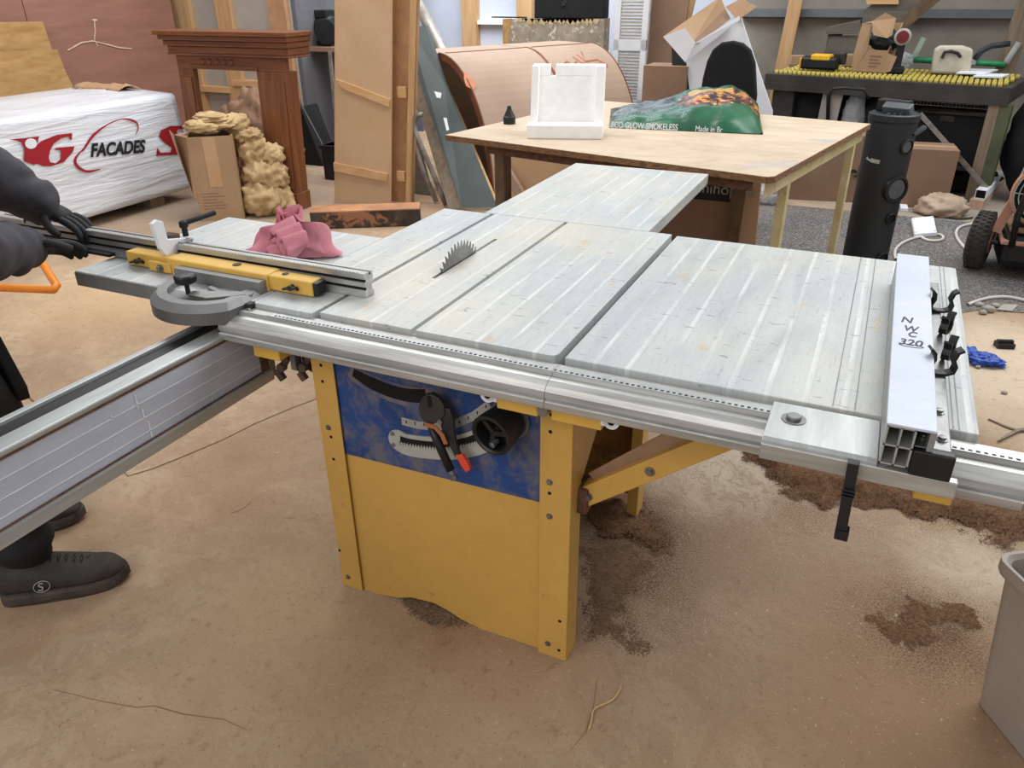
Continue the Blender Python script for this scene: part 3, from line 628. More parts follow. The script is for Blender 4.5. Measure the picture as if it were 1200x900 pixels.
kb = MB(); kp = Vector((-1.497, 1.296, .870)); kb.lathe([(.006, 0), (.006, .026), (.021, .028), (.026, .032), (.027, .046), (.024, .050), (.01, .052)], kp, (0, 0, 1), 18); kb.build('gauge_knob', 'black', gauge)
MB().box(-1.318, -1.300, 1.296, 1.318, .842, .872).build('gauge_clamp', 'dark_steel', gauge, bevel=.003)
MB().cyl((-1.306, 1.296, .856), (-1.306, 1.290, .856), .007).build('gauge_bolt', 'steel', gauge)
# flip stop
FX = -1.690
def sx_(u, v): return ax(u, v, FX)
fsx = MB().prism([sx_(u, v) for u, v in ((174, 262), (180, 257), (187, 259), (193, 280), (214, 278), (222, 281), (222, 284), (198, 299), (191, 299), (184, 291))], (.013, 0, 0)).build('flip_stop', 'white', cf, bevel=.002)
MB().cyl(sx_(219, 282)+Vector((.013, 0, 0)), sx_(219, 282)+Vector((.016, 0, 0)), .005).build('stop_pin', 'dark_steel', fsx)
MB().box(FX-.05, FX+.03, 1.455, 1.492, .932, .937).build('stop_base', 'alu', fsx)
MB().box(FX-.035, FX+.005, 1.44, 1.475, .937, .955).build('stop_block', 'brownknob', fsx, bevel=.006)
lp_ = sx_(213, 279); lvr = MB(); lvr.lathe([(.008, 0), (.008, .022), (.012, .026), (.012, .040), (.006, .044)], lp_+Vector((-.005, .02, .0)), (0, 0, 1), 14); q = lp_+Vector((-.005, .02, .036)); lvr.tube([q, q+Vector((.02, .04, .006)), q+Vector((.035, .085, .012))], [.008, .007, .008], 10)
lvr.build('stop_lever', 'black', fsx)
# telescoping extension at the far left
tx = MB(); tx.box(-2.40, -1.80, 1.425, 1.443, .874, .889); tx.box(-2.40, -1.9, 1.405, 1.425, .878, .886, 1)
tx.build('extension_bar', ['alu_dark', 'black'], cf)
MB().box(-2.05, -2.02, 1.404, 1.42, .886, .896).build('bar_stop', 'dark_steel', cf)
# ================================================================== ROOM
fl = MB(); fl.box(-8, 4, -2, 9, -.06, 0)
def crack(pts, w, m=2):
    fl.ribbon([az(u, v, .0004) for u, v in pts], w, (0, 0, 1), .0006, m)
crack([(143, 551), (150, 558), (180, 549), (215, 535), (262, 515), (300, 496), (340, 479), (372, 467)], [.002, .006, .007, .007, .006, .007, .006, .006], 1)
crack([(20, 452), (32, 464), (44, 475)], .008, 1)
crack([(62, 808), (120, 822), (160, 829), (180, 827), (215, 837), (262, 843), (290, 856)], [.0008, .002, .003, .0025, .003, .002, .0008])
crack([(757, 686), (744, 703), (740, 722), (732, 735)], [.002, .004, .004, .001])
crack([(720, 535), (735, 560), (742, 580), (738, 600)], [.002, .003, .003, .001])
crack([(700, 795), (695, 830), (686, 858), (668, 880)], [.001, .002, .002, .001])
crack([(270, 602), (285, 596), (294, 588)], [.001, .004, .002])
fl_o = struct(fl, 'floor', ['floor', 'crack', 'crack2'])
mat_pts = [az(u, v, .0) for u, v in ((1240, 352), (1150, 349), (1132, 356))]
gm = MB().prism([(-1.5, 6.25, .001), (-1.5, 4.0, .001), (.2, 4.0, .001), (.62, 4.42, .001), (1.0, 4.52, .001), (2.2, 4.60, .001), (2.2, 6.25, .001)], (0, 0, .003))
struct(gm, 'floor_matting', 'gravel')
struct(MB().box(-7.0, -6.9, -2, 9, 0, 3.0), 'wall_left', 'ply_pink')
struct(MB().box(-7.0, -1.55, 8.7, 8.8, 0, 3.0), 'wall_back', 'whitewash')
struct(MB().box(-1.55, 4.0, 8.7, 8.8, 0, 3.0), 'wall_rear', 'wallgrey')
# plywood lining on the left wall with a vertical joint, timber strip
LX = -6.62
def wl(u, v): return ax(u, v, LX)
p0 = wl(28, 10).y; e = wl(202, 15).y
struct(MB().box(LX-.02, LX, 2.0, p0-.004, 0, 2.6).box(LX-.02, LX, p0+.004, e, 0, 2.6), 'wall_lining', 'ply_pink')
# boards standing on edge against the left wall
def panelX(name, X, pts, th, mat, label, cat, **kw):
    return one(MB().prism([ax(u, v, X) for u, v in pts], (-th, 0, 0)), name, mat, label, cat, **kw)
a = [ax(u, v, -6.50) for u, v in ((-60, 27), (50, 25), (61, 58))]
one(MB().prism([a[0], a[1], a[2], Vector((-6.5, a[2].y+.25, 0)), Vector((-6.5, a[0].y, 0))], (-.018, 0, 0)), 'plywood_offcut', 'osb', 'yellowish plywood offcut leaning on the pink plywood wall, the taller one behind', 'board')
a = [ax(u, v, -6.42) for u, v in ((-60, 63), (67, 58), (77, 84))]
one(MB().prism([a[0], a[1], a[2], Vector((-6.42, a[2].y+.25, 0)), Vector((-6.42, a[0].y, 0))], (-.018, 0, 0)), 'plywood_offcut', 'osb', 'yellowish plywood offcut just above the wrapped pallet, the lower one in front', 'board')
cr = MB()
cr.tube([wl(79, 59), wl(95, 50), wl(108, 48), wl(125, 52), wl(140, 56), wl(154, 57)], .006, 6)
cr.tube([wl(110, 24), wl(111, 36), wl(110, 46), wl(114, 54)], .006, 6); cr.tube([wl(108, 23.5), wl(113, 23.5)], .008, 6)
for v_ in range(len(cr.v)): x, y, z = cr.v[v_]; cr.v[v_] = (LX+.006+(x-LX)*.3, y, z)
one(cr, 'wire_hanger', pm('pale_wire', (222, 196, 170), (200, 170, 146), 10), 'pale bent wire coat hanger hung on the pink plywood wall', 'hanger')
# stud partition behind the fireplace surround
PY = 6.40
def w6(u, v, y=PY): return ay(u, v, y)
xl, xr = LX, ay(334, 0, PY).x
st_ = MB().box(xl, xr, PY+.06, PY+.075, 0, 2.6)
struct(st_, 'wall_partition', 'boardgrey')
for i, (u0, u1, v) in enumerate(((199, 221, 10), (252, 269, 10), (313, 333, 5))):
    struct(MB().box(ay(u0, v, PY).x, ay(u1, v, PY).x, PY-.0, PY+.06, 0, 2.6), 'trim_%d' % (i+1), 'pine' if i < 2 else 'mdf_edge')
for i, (u0, u1, v0, v1) in enumerate(((226, 271, 100, 109), (273, 310, 93, 102))):
    a, b = ay(u0, v0, PY), ay(u1, v1, PY); struct(MB().box(a.x, b.x, PY-.02, PY+.06, b.z, b.z+.055), 'trim_%d' % (i+4), 'pine_x')
# studs on the whitewashed back wall, rails and posts on the concrete wall
BY = 8.7
for i, (u0, u1) in enumerate(((540, 557), (605, 623))):
    struct(MB().box(ay(u0, 0, 8.6).x, ay(u1, 0, 8.6).x, 8.6, BY, 0, 2.8), 'trim_%d' % (i+6), 'pine')
struct(MB().box(ay(556, 25, 8.66).x, ay(606, 25, 8.66).x, 8.63, BY, ay(580, 29, 8.6).z, ay(580, 24, 8.6).z), 'trim_8', 'white')
rz0, rz1 = ay(1100, 21, 8.62).z, ay(1100, 11, 8.62).z
struct(MB().box(-1.5, 3.5, 8.60, BY, rz0, rz1), 'trim_9', 'rail')
p, q = ay(933, 0, 8.5), ay(914, 82, 8.5)
one(MB().prism([ay(925, -2, 8.5), ay(941, -2, 8.5), Vector((ay(924, 80, 8.5).x-.05, 8.5, 0)), Vector((ay(908, 80, 8.5).x-.05, 8.5, 0))][::1], (0, .06, 0)), 'timber_post', 'pine', 'pale timber post standing against the concrete wall behind the bench end', 'post')
p, q = ay(1212, -10, 8.1), ay(1185, 85, 8.1)
one(MB().prism([ay(1197, -10, 8.1), ay(1222, -10, 8.1), Vector((ay(1198, 85, 8.1).x-.12, 8.1, 0)), Vector((ay(1176, 85, 8.1).x-.12, 8.1, 0))], (0, .07, 0)), 'timber_post', 'greywood', 'weathered timber post at the green tube bow, behind the roller bench', 'post')
# ================================================================== WRAPPED PALLET LOAD
PXF = -5.06
pk = thing('wrapped_pallet', 'long white stretch-wrapped stack of boards with red and black lettering', 'pallet', (-5.7, 3.2, 0))
def wrap(u, v):
    # around the cross-section, lengthways
    y = 1.0+v*3.66; a = u
    cs = [(PXF, .085), (PXF+.01, .45), (PXF-.005, .79), (PXF-.03, .808), (PXF-.6, .835), (PXF-1.15, .81), (PXF-1.18, .45), (PXF-1.18, .085)]
    t = a*len(cs); i = int(t) % len(cs); f = t-int(t); p, q = cs[i], cs[(i+1) % len(cs)]
    x, z = p[0]+(q[0]-p[0])*f, p[1]+(q[1]-p[1])*f
    w = fbm((x*1.5, y*.6, z*7), 1.4, 3)*.016
    return Vector((x+w*.7, y, z+w*(.5 if z > .2 else .2)))
wm = MB(); wm.grid(wrap, 64, 70, 0, True)
nu = 64
wm.f.append(tuple(range(nu))); wm.mi.append(0); wm.f.append(tuple(range(69*nu+nu-1, 69*nu-1, -1))); wm.mi.append(0)
wp = wm.build('stretch_wrap', 'wrap', pk, smooth=True)
be = MB()
for y in (1.4, 2.4, 3.35, 4.25): MB().box(PXF-1.14, PXF-.05, y, y+.14, 0, .085).build('bearer', 'greywood', pk)
# torn corner
tc = MB(); tc.grid(lambda u, v: Vector((PXF-.95+u*.55+v*.1, 4.50+v*.14-.02*u, .83+.035*sin(v*3.1)+.02*fbm((u*4, v*3, 2), 2, 2))), 14, 7); tc.build('torn_wrap', 'tape', pk, smooth=True, solid=.004)
XD, YD = (0, 1, 0), (0, 0, 1)
def px(u, v): q = ax(u, v, PXF+.018); return q
# "SIG FACADES SIG" printed on the long side
def printshape(name, mat, polys):
    m = MB()
    for w, pts in polys:
        P_ = smooth_line([px(u, v) for u, v in pts], 5); n = len(P_); W_ = [w[min(int(i*(len(w)-1)/(n-1)), len(w)-1)]*.62/1000+(w[min(int(i*(len(w)-1)/(n-1))+1, len(w)-1)]-w[min(int(i*(len(w)-1)/(n-1)), len(w)-1)])*.62/1000*((i*(len(w)-1)/(n-1)) % 1) for i in range(n)]
        m.ribbon(P_, W_, (1, 0, 0), .0012)
    return m.build(name, mat, wp)
def printpoly(name, mat, pts, sx_, ox, oy, off=0.):
    m = MB().prism([ax(ox+a/sx_, oy+b/sx_, PXF+.018+off) for a, b in pts], (.0012, 0, 0)); return m.build(name, mat, wp)
printpoly('letter_shape', 'red', ((80, 100), (225, 88), (345, 72), (322, 150), (372, 110), (500, 60), (635, 45), (630, 105), (615, 100), (600, 75), (540, 90), (470, 140), (440, 200), (428, 260), (440, 300), (490, 310), (535, 270), (535, 200), (480, 190), (490, 175), (655, 160), (640, 210), (560, 300), (450, 335), (380, 335), (320, 310), (300, 325), (210, 290), (215, 180), (190, 130), (150, 112)), 7.5, 0, 150)
dc = [(272+52*cos(a), 137+46*sin(a)) for a in arc(20, 0, 1.9*pi)]
printpoly('letter_dot', 'white', dc, 7.5, 0, 150, .0015)
printpoly('letter_S', 'red', ((905, 588), (800, 590), (755, 610), (745, 640), (770, 668), (806, 692), (798, 714), (752, 716), (738, 692), (732, 730), (880, 722), (868, 650), (826, 622), (834, 606), (905, 602)), 4, 0, 0)
printpoly('letter_dot', 'white', [(880+20*cos(a), 614+22*sin(a)) for a in arc(16, 0, 1.9*pi)], 4, 0, 0, .0015)
printshape('logo_arc', 'red', [([4, 14, 24, 26, 16, 10, 12, 30, 24, 6], [(159, 158), (162, 150), (160, 144), (155, 141), (147, 139.5), (140, 140), (126, 146), (110, 158), (100, 172), (96, 178)]), ([6, 22, 34, 36, 26, 10], [(98, 174), (90, 183), (88, 190), (93, 197), (103, 201), (118, 198)])])
o_ = px(106, 183.5); e_ = px(170, 178)
text('printed_word', 'FACADES', 'ink', wp, o_, e_-o_, (0, 0, 1), .122, .0006, .34, .0045, .90)
# ================================================================== LEFT BACK CORNER
# fireplace surround
fs_ = thing('fireplace_surround', 'brown mahogany fireplace surround leaning against the studded partition', 'fireplace surround', (-4.5, 4.75, 0))
LEAN = .0
def fbx(x0, x1, y0, y1, z0, z1, name, mat, bevel=.004):
    return MB().box(x0, x1, y0, y1, z0, z1).build(name, mat, fs_, bevel=bevel)
xa, xb = -5.16, -3.88
fbx(xa, xb, 4.57, 4.86, 1.225, 1.255, 'mantel_shelf', 'mahog_x')
for i, (d, z0, z1) in enumerate(((.03, 1.19, 1.225), (.06, 1.15, 1.19), (.085, 1.10, 1.15), (.075, 1.085, 1.10))): fbx(xa+d, xb-d*.4, 4.57+d*.6, 4.86, z0, z1, 'cornice_moulding', 'mahog_x', .008)
ozt = ay(250, 82, 4.68).z; olx, orx = ay(222, 80, 4.68).x, ay(298, 92, 4.68).x
fbx(-5.03, -3.985, 4.65, 4.70, ozt, 1.085, 'frieze', 'mahog_x')
fbx(olx-.02, orx+.02, 4.64, 4.65, ozt, ozt+.03, 'frieze_moulding', 'mahog_x')
for c in (-.14, -.07, 0, .07, .14): MB().lathe([(.022, 0), (.016, .008), (.004, .011)], (-4.62+c, 4.65, 1.045), (0, -1, 0), 12).build('carved_rosette', 'mahog_x', fs_)
lw = MB()
for x0, x1 in ((-5.03, olx), (orx, -3.985)):
    g = MB().box(x0, x1, 4.652, 4.70 if x0 < -4.8 else 4.78, 0, ozt).build('leg', 'mahog', fs_, bevel=.004)
    MB().box(x0+.02, x1-.02, 4.642, 4.65, .16, ozt-.06).build('leg_panel', 'mahog', g, bevel=.006)
    MB().box(x0-.01, x1+.01, 4.637, 4.71 if x0 < -4.8 else 4.79, 0, .13).build('plinth_block', 'mahog', g, bevel=.004)
# right leg slants outward at the foot in the photo because the surround leans: shear it
for o in [fs_]+list(fs_.children_recursive):
    if o.type == 'MESH':
        for v in o.data.vertices: v.co.y += v.co.z*.06
# open carton of insulation
cb = thing('cardboard_box', 'tall open cardboard box of insulation wool by the fireplace surround', 'box', (-4.45, 4.35, 0))
ca0, cb0 = az(241, 259, 0), az(287, 256, 0); cdx = (cb0-ca0).normalized(); cdy = Vector((-cdx.y, cdx.x, 0)); cw, cdp, bh = (cb0-ca0).length+.02, .28, .60
cmx = Matrix((cdx, cdy, Vector((0, 0, 1)))).transposed(); t = .006
def cq(x, y, z): return ca0+cdx*(x-.02)+cdy*y+Vector((0, 0, z))
b_ = MB(); b_.obox(cq(cw/2, 0, bh/2), (cw, t, bh), cmx); b_.obox(cq(cw/2, cdp, bh/2), (cw, t, bh), cmx); b_.obox(cq(0, cdp/2, bh/2), (t, cdp, bh), cmx); b_.obox(cq(cw, cdp/2, bh/2), (t, cdp, bh), cmx); b_.obox(cq(cw/2, cdp/2, .005), (cw, cdp, .01), cmx)
cbo = b_.build('carton', 'card', cb)
MB().prism([cq(0, 0, bh), cq(0, cdp, bh), cq(-.13, cdp, bh-.02), cq(-.10, -.02, bh+.06), cq(-.03, 0, .18), cq(-.003, 0, .12)][::1], (0, .004, 0)).build('flap', 'card', cb)
MB().obox(cq(cw*.48, -.0045, bh*.7), (.09, .002, bh*.58), cmx).build('tape_strip', 'tape', cbo)
for i in range(6): pass
tl = MB()
for i in range(6): w0 = (.12, .16, .10, .14, .17, .15)[i]; tl.obox(cq(.03+w0/2, -.0042, .20-i*.022), (w0, .001, .005), cmx)
tl.build('printed_lines', 'card_dark', cbo)
def lump(c, size, seed, amp, n=(28, 18), rough_=2.4, oct_=5):
    c = Vector(c)
    def fn(u, v):
        a, b = u*2*pi, (v-.5)*pi; d = Vector((cos(a)*cos(b), sin(a)*cos(b), sin(b)))
        r = 1+amp*noise.fractal(d*rough_+Vector((seed, 0, 0)), 1., 2., oct_)
        p = Vector((d.x*size[0], d.y*size[1], d.z*size[2]))*r; q = c+p
        return Vector((q.x, q.y, max(q.z, .004)))
    return fn
def blob(m, c, size, seed, amp=.3, n=(30, 18), rough_=2.4, mi=0):
    m.grid(lump(c, size, seed, amp, n, rough_), n[0], n[1], mi, True); return m
# folded insulation spilling from the carton and on the floor
tc_ = cq(cw*.55, cdp*.5, bh+.02); ir = MB()
for dx, dy, dz, sx1, sy1, sz1, sd1 in ((-.06, 0, .03, .15, .12, .055, 3), (.06, .02, .05, .13, .11, .05, 4), (0, .02, .085, .14, .10, .04, 5), (.16, .06, .03, .10, .10, .07, 6)): blob(ir, tc_+cdx*dx+cdy*dy+Vector((0, 0, dz)), (sx1, sy1, sz1), sd1, .22, (50, 30), 2.2)
one(ir, 'insulation_roll', 'wool', 'yellowish insulation wool bulging from the top of the tall cardboard box', 'insulation', kind='stuff', smooth=True)
ins = MB(); hb = cq(cw+.14, .10, 0)
for dx, dy, dz, sx1, sy1, sz1, sd1 in ((0, 0, .12, .17, .15, .14, 7), (.08, .02, .10, .15, .14, .12, 8), (.0, .04, .30, .13, .12, .13, 9), (.09, .03, .28, .12, .12, .12, 10), (-.02, .05, .46, .11, .10, .11, 11), (.10, .06, .42, .10, .10, .09, 12), (-.05, .08, .57, .12, .10, .06, 13)): blob(ins, hb+cdx*dx+cdy*dy+Vector((0, 0, dz)), (sx1, sy1, sz1), sd1, .24, (50, 30), 2.6)
one(ins, 'insulation_heap', 'wool', 'crumpled yellow-brown insulation wool heaped between box and fireplace leg', 'insulation', kind='stuff', smooth=True)
one(blob(MB(), (-5.0, 5.45, .30), (.36, .28, .42), 12, .3, (50, 36), 3), 'paper_sack', 'paper', 'crumpled brown paper sack seen through the fireplace opening', 'sack', smooth=True)
# dark alcove: shelf, grinder, pole, crates
al = struct(MB().box(-5.31, -5.26, PY+.08, 8.1, 0, 2.6), 'wall_alcove', pm('shade_grey_wall', (112, 112, 116), (94, 94, 98), 2, .9))  # the alcove's shade is put into this wall's grey
struct(MB().box(-5.3, -4.93, 8.1, 8.14, 0, 2.6), 'wall_alcove', pm('shaded_grey_wall', (104, 108, 120), (88, 92, 102), 2, .9))  # pale wall in shadow, its shade mixed into the grey
S_ = 6.6
sz = ay(365, 55, S_).z
sh = one(MB().box(ay(342, 58, S_).x, ay(400, 58, S_).x, S_, S_+.45, sz-.04, sz).box(ay(346, 58, S_).x, ay(346, 58, S_).x+.05, S_+.1, S_+.4, 0, sz-.04).box(ay(398, 58, S_).x-.05, ay(398, 58, S_).x, S_+.1, S_+.4, 0, sz-.04), 'shelf_stand', 'card_dark', 'brown wooden shelf in the dark alcove under the black motor', 'shelf')
gr = thing('bench_grinder', 'black bench grinder standing on the brown shelf in the dark alcove', 'grinder', (ay(366, 40, S_).x, S_+.2, sz))
gx = gr.location.x; gy = S_+.22
MB().box(gx-.12, gx+.10, gy-.08, gy+.08, sz, sz+.05).build('base', 'black', gr, bevel=.01)
MB().lathe([(.04, -.2), (.10, -.19), (.11, -.1), (.11, .1), (.09, .13), (.03, .14)], (gx, gy, sz+.16), (1, -.2, 0), 24).build('motor_body', 'black', gr)
MB().lathe([(.02, 0), (.115, .01), (.12, .05), (.11, .06), (.04, .065)], (gx+.10, gy-.10, sz+.13), (.25, -1, 0), 24).build('wheel_guard', 'black_matt', gr)
MB().box(gx-.13, gx+.07, gy-.07, gy+.08, sz+.25, sz+.32).build('switch_box', 'black_matt', gr, bevel=.01)
one(MB().tube([ay(345, 108, 6.0), ay(389, 191, 5.75)], .011, 8).tube([ay(389, 191, 5.75), Vector((ay(392, 200, 5.7).x+.05, 5.7, .012))], .011, 8), 'metal_pole', 'dark_steel', 'thin grey metal pole slanting down in the dark alcove', 'pole')
one(MB().prism([Vector((p.x, 6.05, max(p.z, .004))) for p in (ay(352, 125, 6.05), ay(381, 213, 6.05), ay(366, 221, 6.05), ay(350, 224, 6.05))], (0, .25, 0)), 'black_sheet', 'black_matt', 'black sheet leaning in the alcove beside the fireplace leg', 'sheet')
one(MB().prism([ay(384, 60, 6.3), ay(387, 60, 6.3), Vector((ay(391, 150, 6.3).x+.04, 6.3, .003)), Vector((ay(388, 150, 6.3).x+.04, 6.3, .003))], (0, .02, 0)), 'thin_batten', 'chrome', 'thin grey batten upright under the brown shelf in the alcove', 'batten')
bxs = thing('black_crate', 'black plastic crate low in the dark alcove beside the tall panel', 'crate', (-4.3, 5.75, 0))
MB().box(-4.46, -4.05, 5.6, 5.95, 0, .30).build('crate_body', 'black', bxs, bevel=.01); MB().box(-4.47, -4.04, 5.59, 5.96, .27, .30).build('crate_rim', 'black_matt', bxs)
# ================================================================== TALL PANELS
pa = [Vector((-3.888, 4.97, 0)), Vector((-3.42, 5.07, 0)), Vector((-3.225, 5.10, 2.05)), Vector((-3.63, 5.02, 2.05))]
tp_ = thing('tall_panel', 'tall tan fibreboard panel with two battens standing at the workshop back', 'panel', (-3.6, 5.05, 0))
nb = Vector((-.21, .98, 0)); nb.normalize()
MB().prism(pa, nb*.018).build('board', 'mdf', tp_)
def on_panel(u, v): return avp(u, v, (-3.888, 4.97), (-3.42, 5.07))-nb*.002
for pts in (((395, 92), (458, 116), (457, 125), (402, 103)), ((392, 190), (455, 203), (454, 212), (393, 200))):
    MB().prism([on_panel(u, v) for u, v in pts], -nb*.022).build('batten', 'pine_x', tp_)
p2 = thing('tall_panel', 'second tall fibreboard panel, edge-on, just right of the battened one', 'panel', (-3.3, 5.2, 0))
def shift(pts, dx, dy): return [p+Vector((dx, dy, 0)) for p in pts]
q0 = [Vector((-3.395, 5.16, 0)), Vector((-3.30, 5.17, 0)), Vector((-3.095, 5.20, 2.05)), Vector((-3.19, 5.19, 2.05))]
MB().prism([Vector((-3.50, 5.18, 0)), Vector((-3.30, 5.20, 0)), Vector((-3.095, 5.24, 2.05)), Vector((-3.30, 5.22, 2.05))], Vector((0, .03, 0))).build('board', 'mdf_edge', p2)
MB().prism([Vector((-3.318, 5.125, 0)), Vector((-3.283, 5.13, 0)), Vector((-3.078, 5.17, 2.05)), Vector((-3.113, 5.165, 2.05))], Vector((0, .03, 0))).build('edge_strip', 'pine', p2)
for z in (.18, .80): MB().box(-3.40+z*.1, -3.33+z*.1, 5.13, 5.16, z, z+.075).build('spacer_block', 'pine_x', p2)
# dark green-grey board leaning, timber behind, silver pole, chrome chair frames
def lean(pts, y_top, y_bot, vtop, vbot):
    out = []
    for u, v in pts:
        f = (v-vtop)/(vbot-vtop); out.append(ay(u, v, y_top+(y_bot-y_top)*f))
    return out
g_ = lean([(479, 32), (499, 30), (520, 96), (580, 243), (541, 243), (479, 55)], 5.9, 5.02, 30, 243)
for p in g_: p.z = max(p.z, .004)
gb = thing('laminate_board', 'dark green-grey laminate board leaning beside the tall panels with two white stickers', 'board', g_[3])
gn = Vector((0, 1, .35)).normalized()
MB().prism(g_, (0, .035, .0)).build('board', 'greenboard', gb)
for pts in (((501, 104), (518, 109), (517, 115), (500, 111)), ((517, 137), (524, 138), (527, 152), (520, 154))):
    MB().prism([p+Vector((0, -.012, 0)) for p in lean(pts, 5.9, 5.02, 30, 243)], (0, .006, 0)).build('sticker', 'white', gb)
def leanboard(name, pts, yt, yb, vt, vb, mat, th, label, cat, **kw):
    p = lean(pts, yt, yb, vt, vb)
    for q in p: q.z = max(q.z, .003)
    return one(MB().prism(p, (0, th, 0)), name, mat, label, cat, **kw)
leanboard('timber_board', [(478, 52), (481, 62), (541, 244), (526, 246), (480, 92)], 5.98, 5.10, 50, 245, 'greywood', .03, 'brown timber board leaning under the dark green-grey laminate board', 'board')
leanboard('timber_strip', [(517, 92), (520, 92), (584, 243), (577, 243)], 6.05, 5.2, 90, 245, 'pine', .03, 'pale timber strip leaning against the right edge of the laminate board', 'strip')
a = ay(484, -6, 7.0); b = ay(522, 66, 6.75)
one(MB().tube([a, b, b+(b-a).normalized()*1.32], .052, 16), 'silver_pole', 'foil', 'silver foil-wrapped pole leaning behind the laminate board', 'pole', smooth=True)
a2 = a+(a-b).normalized()*.12
def tubeframe(us, yb, label):
    m = MB(); pts = []
    for u, v in us: pts.append(ay(u, v, yb))
    pts[-1].z = max(pts[-1].z, .014); pts[0].z = max(pts[0].z, .014)
    return one(m.tube(pts, .019, 10), 'bent_tube', 'chrome', label, 'metal frame', smooth=True)
tubeframe([(512, 246), (496, 200), (479, 152), (478, 140), (483, 133), (489, 132)], 5.25, 'bent dull metal tube leaning by the panels, the left one of two')
tubeframe([(523, 246), (506, 200), (487, 155), (485, 142), (489, 135), (495, 134)], 5.18, 'bent dull metal tube leaning by the panels, nearer the laminate board')
leanboard('dark_sheet', [(478, 92), (480, 130), (508, 245), (478, 245)], 5.7, 5.45, 90, 245, 'slatewood', .02, 'dark grey sheet behind the bent metal tubes', 'sheet')
# timber baulk on the floor
bk = thing('timber_baulk', 'short thick timber baulk with stained dark sides lying on the floor', 'timber', (-3.2, 4.4, 0))
A_, B_ = Vector((-3.57, 4.27, 0)), Vector((-2.90, 4.66, 0)); dd = (B_-A_).normalized(); pd = Vector((-dd.y, dd.x, 0))
A_, B_ = A_+pd*.0, B_+pd*.0
L_ = (B_-A_).length; mm = Matrix((dd, pd, Vector((0, 0, 1)))).transposed()
MB().obox((A_+B_)/2+pd*.09+Vector((0, 0, .06)), (L_, .19, .12), mm).build('baulk', pm('dark_stained_side', (84, 70, 60), (44, 36, 32), 6, .8, dirt=(150, 104, 76), dlo=.55, dhi=.6, dscale=5), bk, bevel=.006)
MB().obox((A_+B_)/2+pd*.09+Vector((0, 0, .122)), (L_, .185, .006), mm).build('top_face', pm('sawn_face', (196, 140, 100), (150, 108, 78), 5, .8), bk)
# ================================================================== CURVED PANELS BEHIND THE TRESTLE
YQ = 5.85; O_ = ay(515, 62, YQ); ZQ = O_.z; EQ = az(690, 50, ZQ); dx_ = (EQ-O_); LC = dx_.length; dx_.normalize(); px_ = Vector((dx_.y, -dx_.x, 0))
fits = []
for u_, v_ in ((545, 92), (560, 120), (572, 150)):
    q_ = avp(u_, v_, O_, O_+px_); fits.append((q_-O_).dot(px_)/sqrt(max(.02, 1-(q_.z/ZQ)**2)))
AQ, BQ = sum(fits)/3, ZQ-.001
O_.z = 0
def carc(t0, t1, off=0.): return [((AQ+off)*sin(a), .001+(BQ+off)*cos(a)) for a in arc(20, t0, t1)]
def curved(l0, l1, label):
    root = thing('curved_panel', label, 'panel', O_+dx_*l0)
    out, inn = carc(0, pi/2), carc(0, pi/2, -.02)
    P_ = lambda l, q: O_+dx_*l+px_*q[0]+Vector((0, 0, q[1]))
    m = MB(); vs = []
    for l in (l0, l1): vs += [P_(l, q) for q in out]+[P_(l, q) for q in inn]
    n = 20; fs = []
    for i in range(n-1): fs += [(i, i+1, 2*n+i+1, 2*n+i), (n+i, 3*n+i, 3*n+i+1, n+i+1), (i, n+i, n+i+1, i+1), (2*n+i, 2*n+i+1, 3*n+i+1, 3*n+i)]
    fs += [(n-1, 2*n-1, 4*n-1, 3*n-1), (0, 2*n, 3*n, n)]
    m.add(vs, fs); m.build('curved_sheet', 'mdf_pink', root, smooth=False)
    for l in (l0-.012, l1): 
        e = MB()
        vs = [P_(l, q) for q in carc(0, pi/2, .004)]+[P_(l, q) for q in carc(0, pi/2, -.05)]; vs += [p+dx_*.012 for p in vs]
        fs = [(i, i+1, n+i+1, n+i) for i in range(n-1)]+[(2*n+i, 3*n+i, 3*n+i+1, 2*n+i+1) for i in range(n-1)]+[(i, 2*n+i, 2*n+i+1, i+1) for i in range(n-1)]+[(n+i, n+i+1, 3*n+i+1, 3*n+i) for i in range(n-1)]
        e.add(vs, fs); e.build('rib_edge', 'brown_edge', root)
    g = MB(); g.prism([P_(l0+.03, (.03, ZQ+.001)), P_(l1-.03, (.03, ZQ+.001)), P_(l1-.03, (.045, ZQ-.001)), P_(l0+.03, (.045, ZQ-.001))], (0, 0, .002)); g.build('red_pencil_line', 'brown_edge', root)
    MB().prism([P_(l0, (-.42, ZQ+.0)), P_(l0, (.0, ZQ-.004)), P_(l0, (0, ZQ-.03)), P_(l0, (-.42, ZQ-.03))], dx_*(l1-l0)).build('top_board', 'mdf_pink', root)
    MB().prism([P_(l0, (0, 0)), P_(l0, (0, ZQ)), P_(l0, (-.02, ZQ)), P_(l0, (-.02, 0))], dx_*(l1-l0)).build('back_board', 'mdf_pink', root)
    return root
c1 = curved(0, LC*.53, 'curved pinkish fibreboard panel behind the trestle table, the section nearer the laminate board')
c2 = curved(LC*.545, LC, 'curved pinkish fibreboard panel with orange scribbles beside the wrapped shutter')
def on_curve(l, a, o=.001): return O_+dx_*l+px_*((AQ+o)*sin(a))+Vector((0, 0, .001+(BQ+o)*cos(a)))
def on_curve_px(u, v):   # march down the sight line to the curved sheet
    d = ray(u, v).normalized(); t = 3.
    while t < 12:
        p = CAM+d*t; x = (p-O_).dot(px_); 
        if x > 0 and p.z > 0 and (x/(AQ+.002))**2+(p.z/(BQ+.002))**2 < 1: return p-d*.004
        t += .004
    return CAM+d*7
sm = MB()
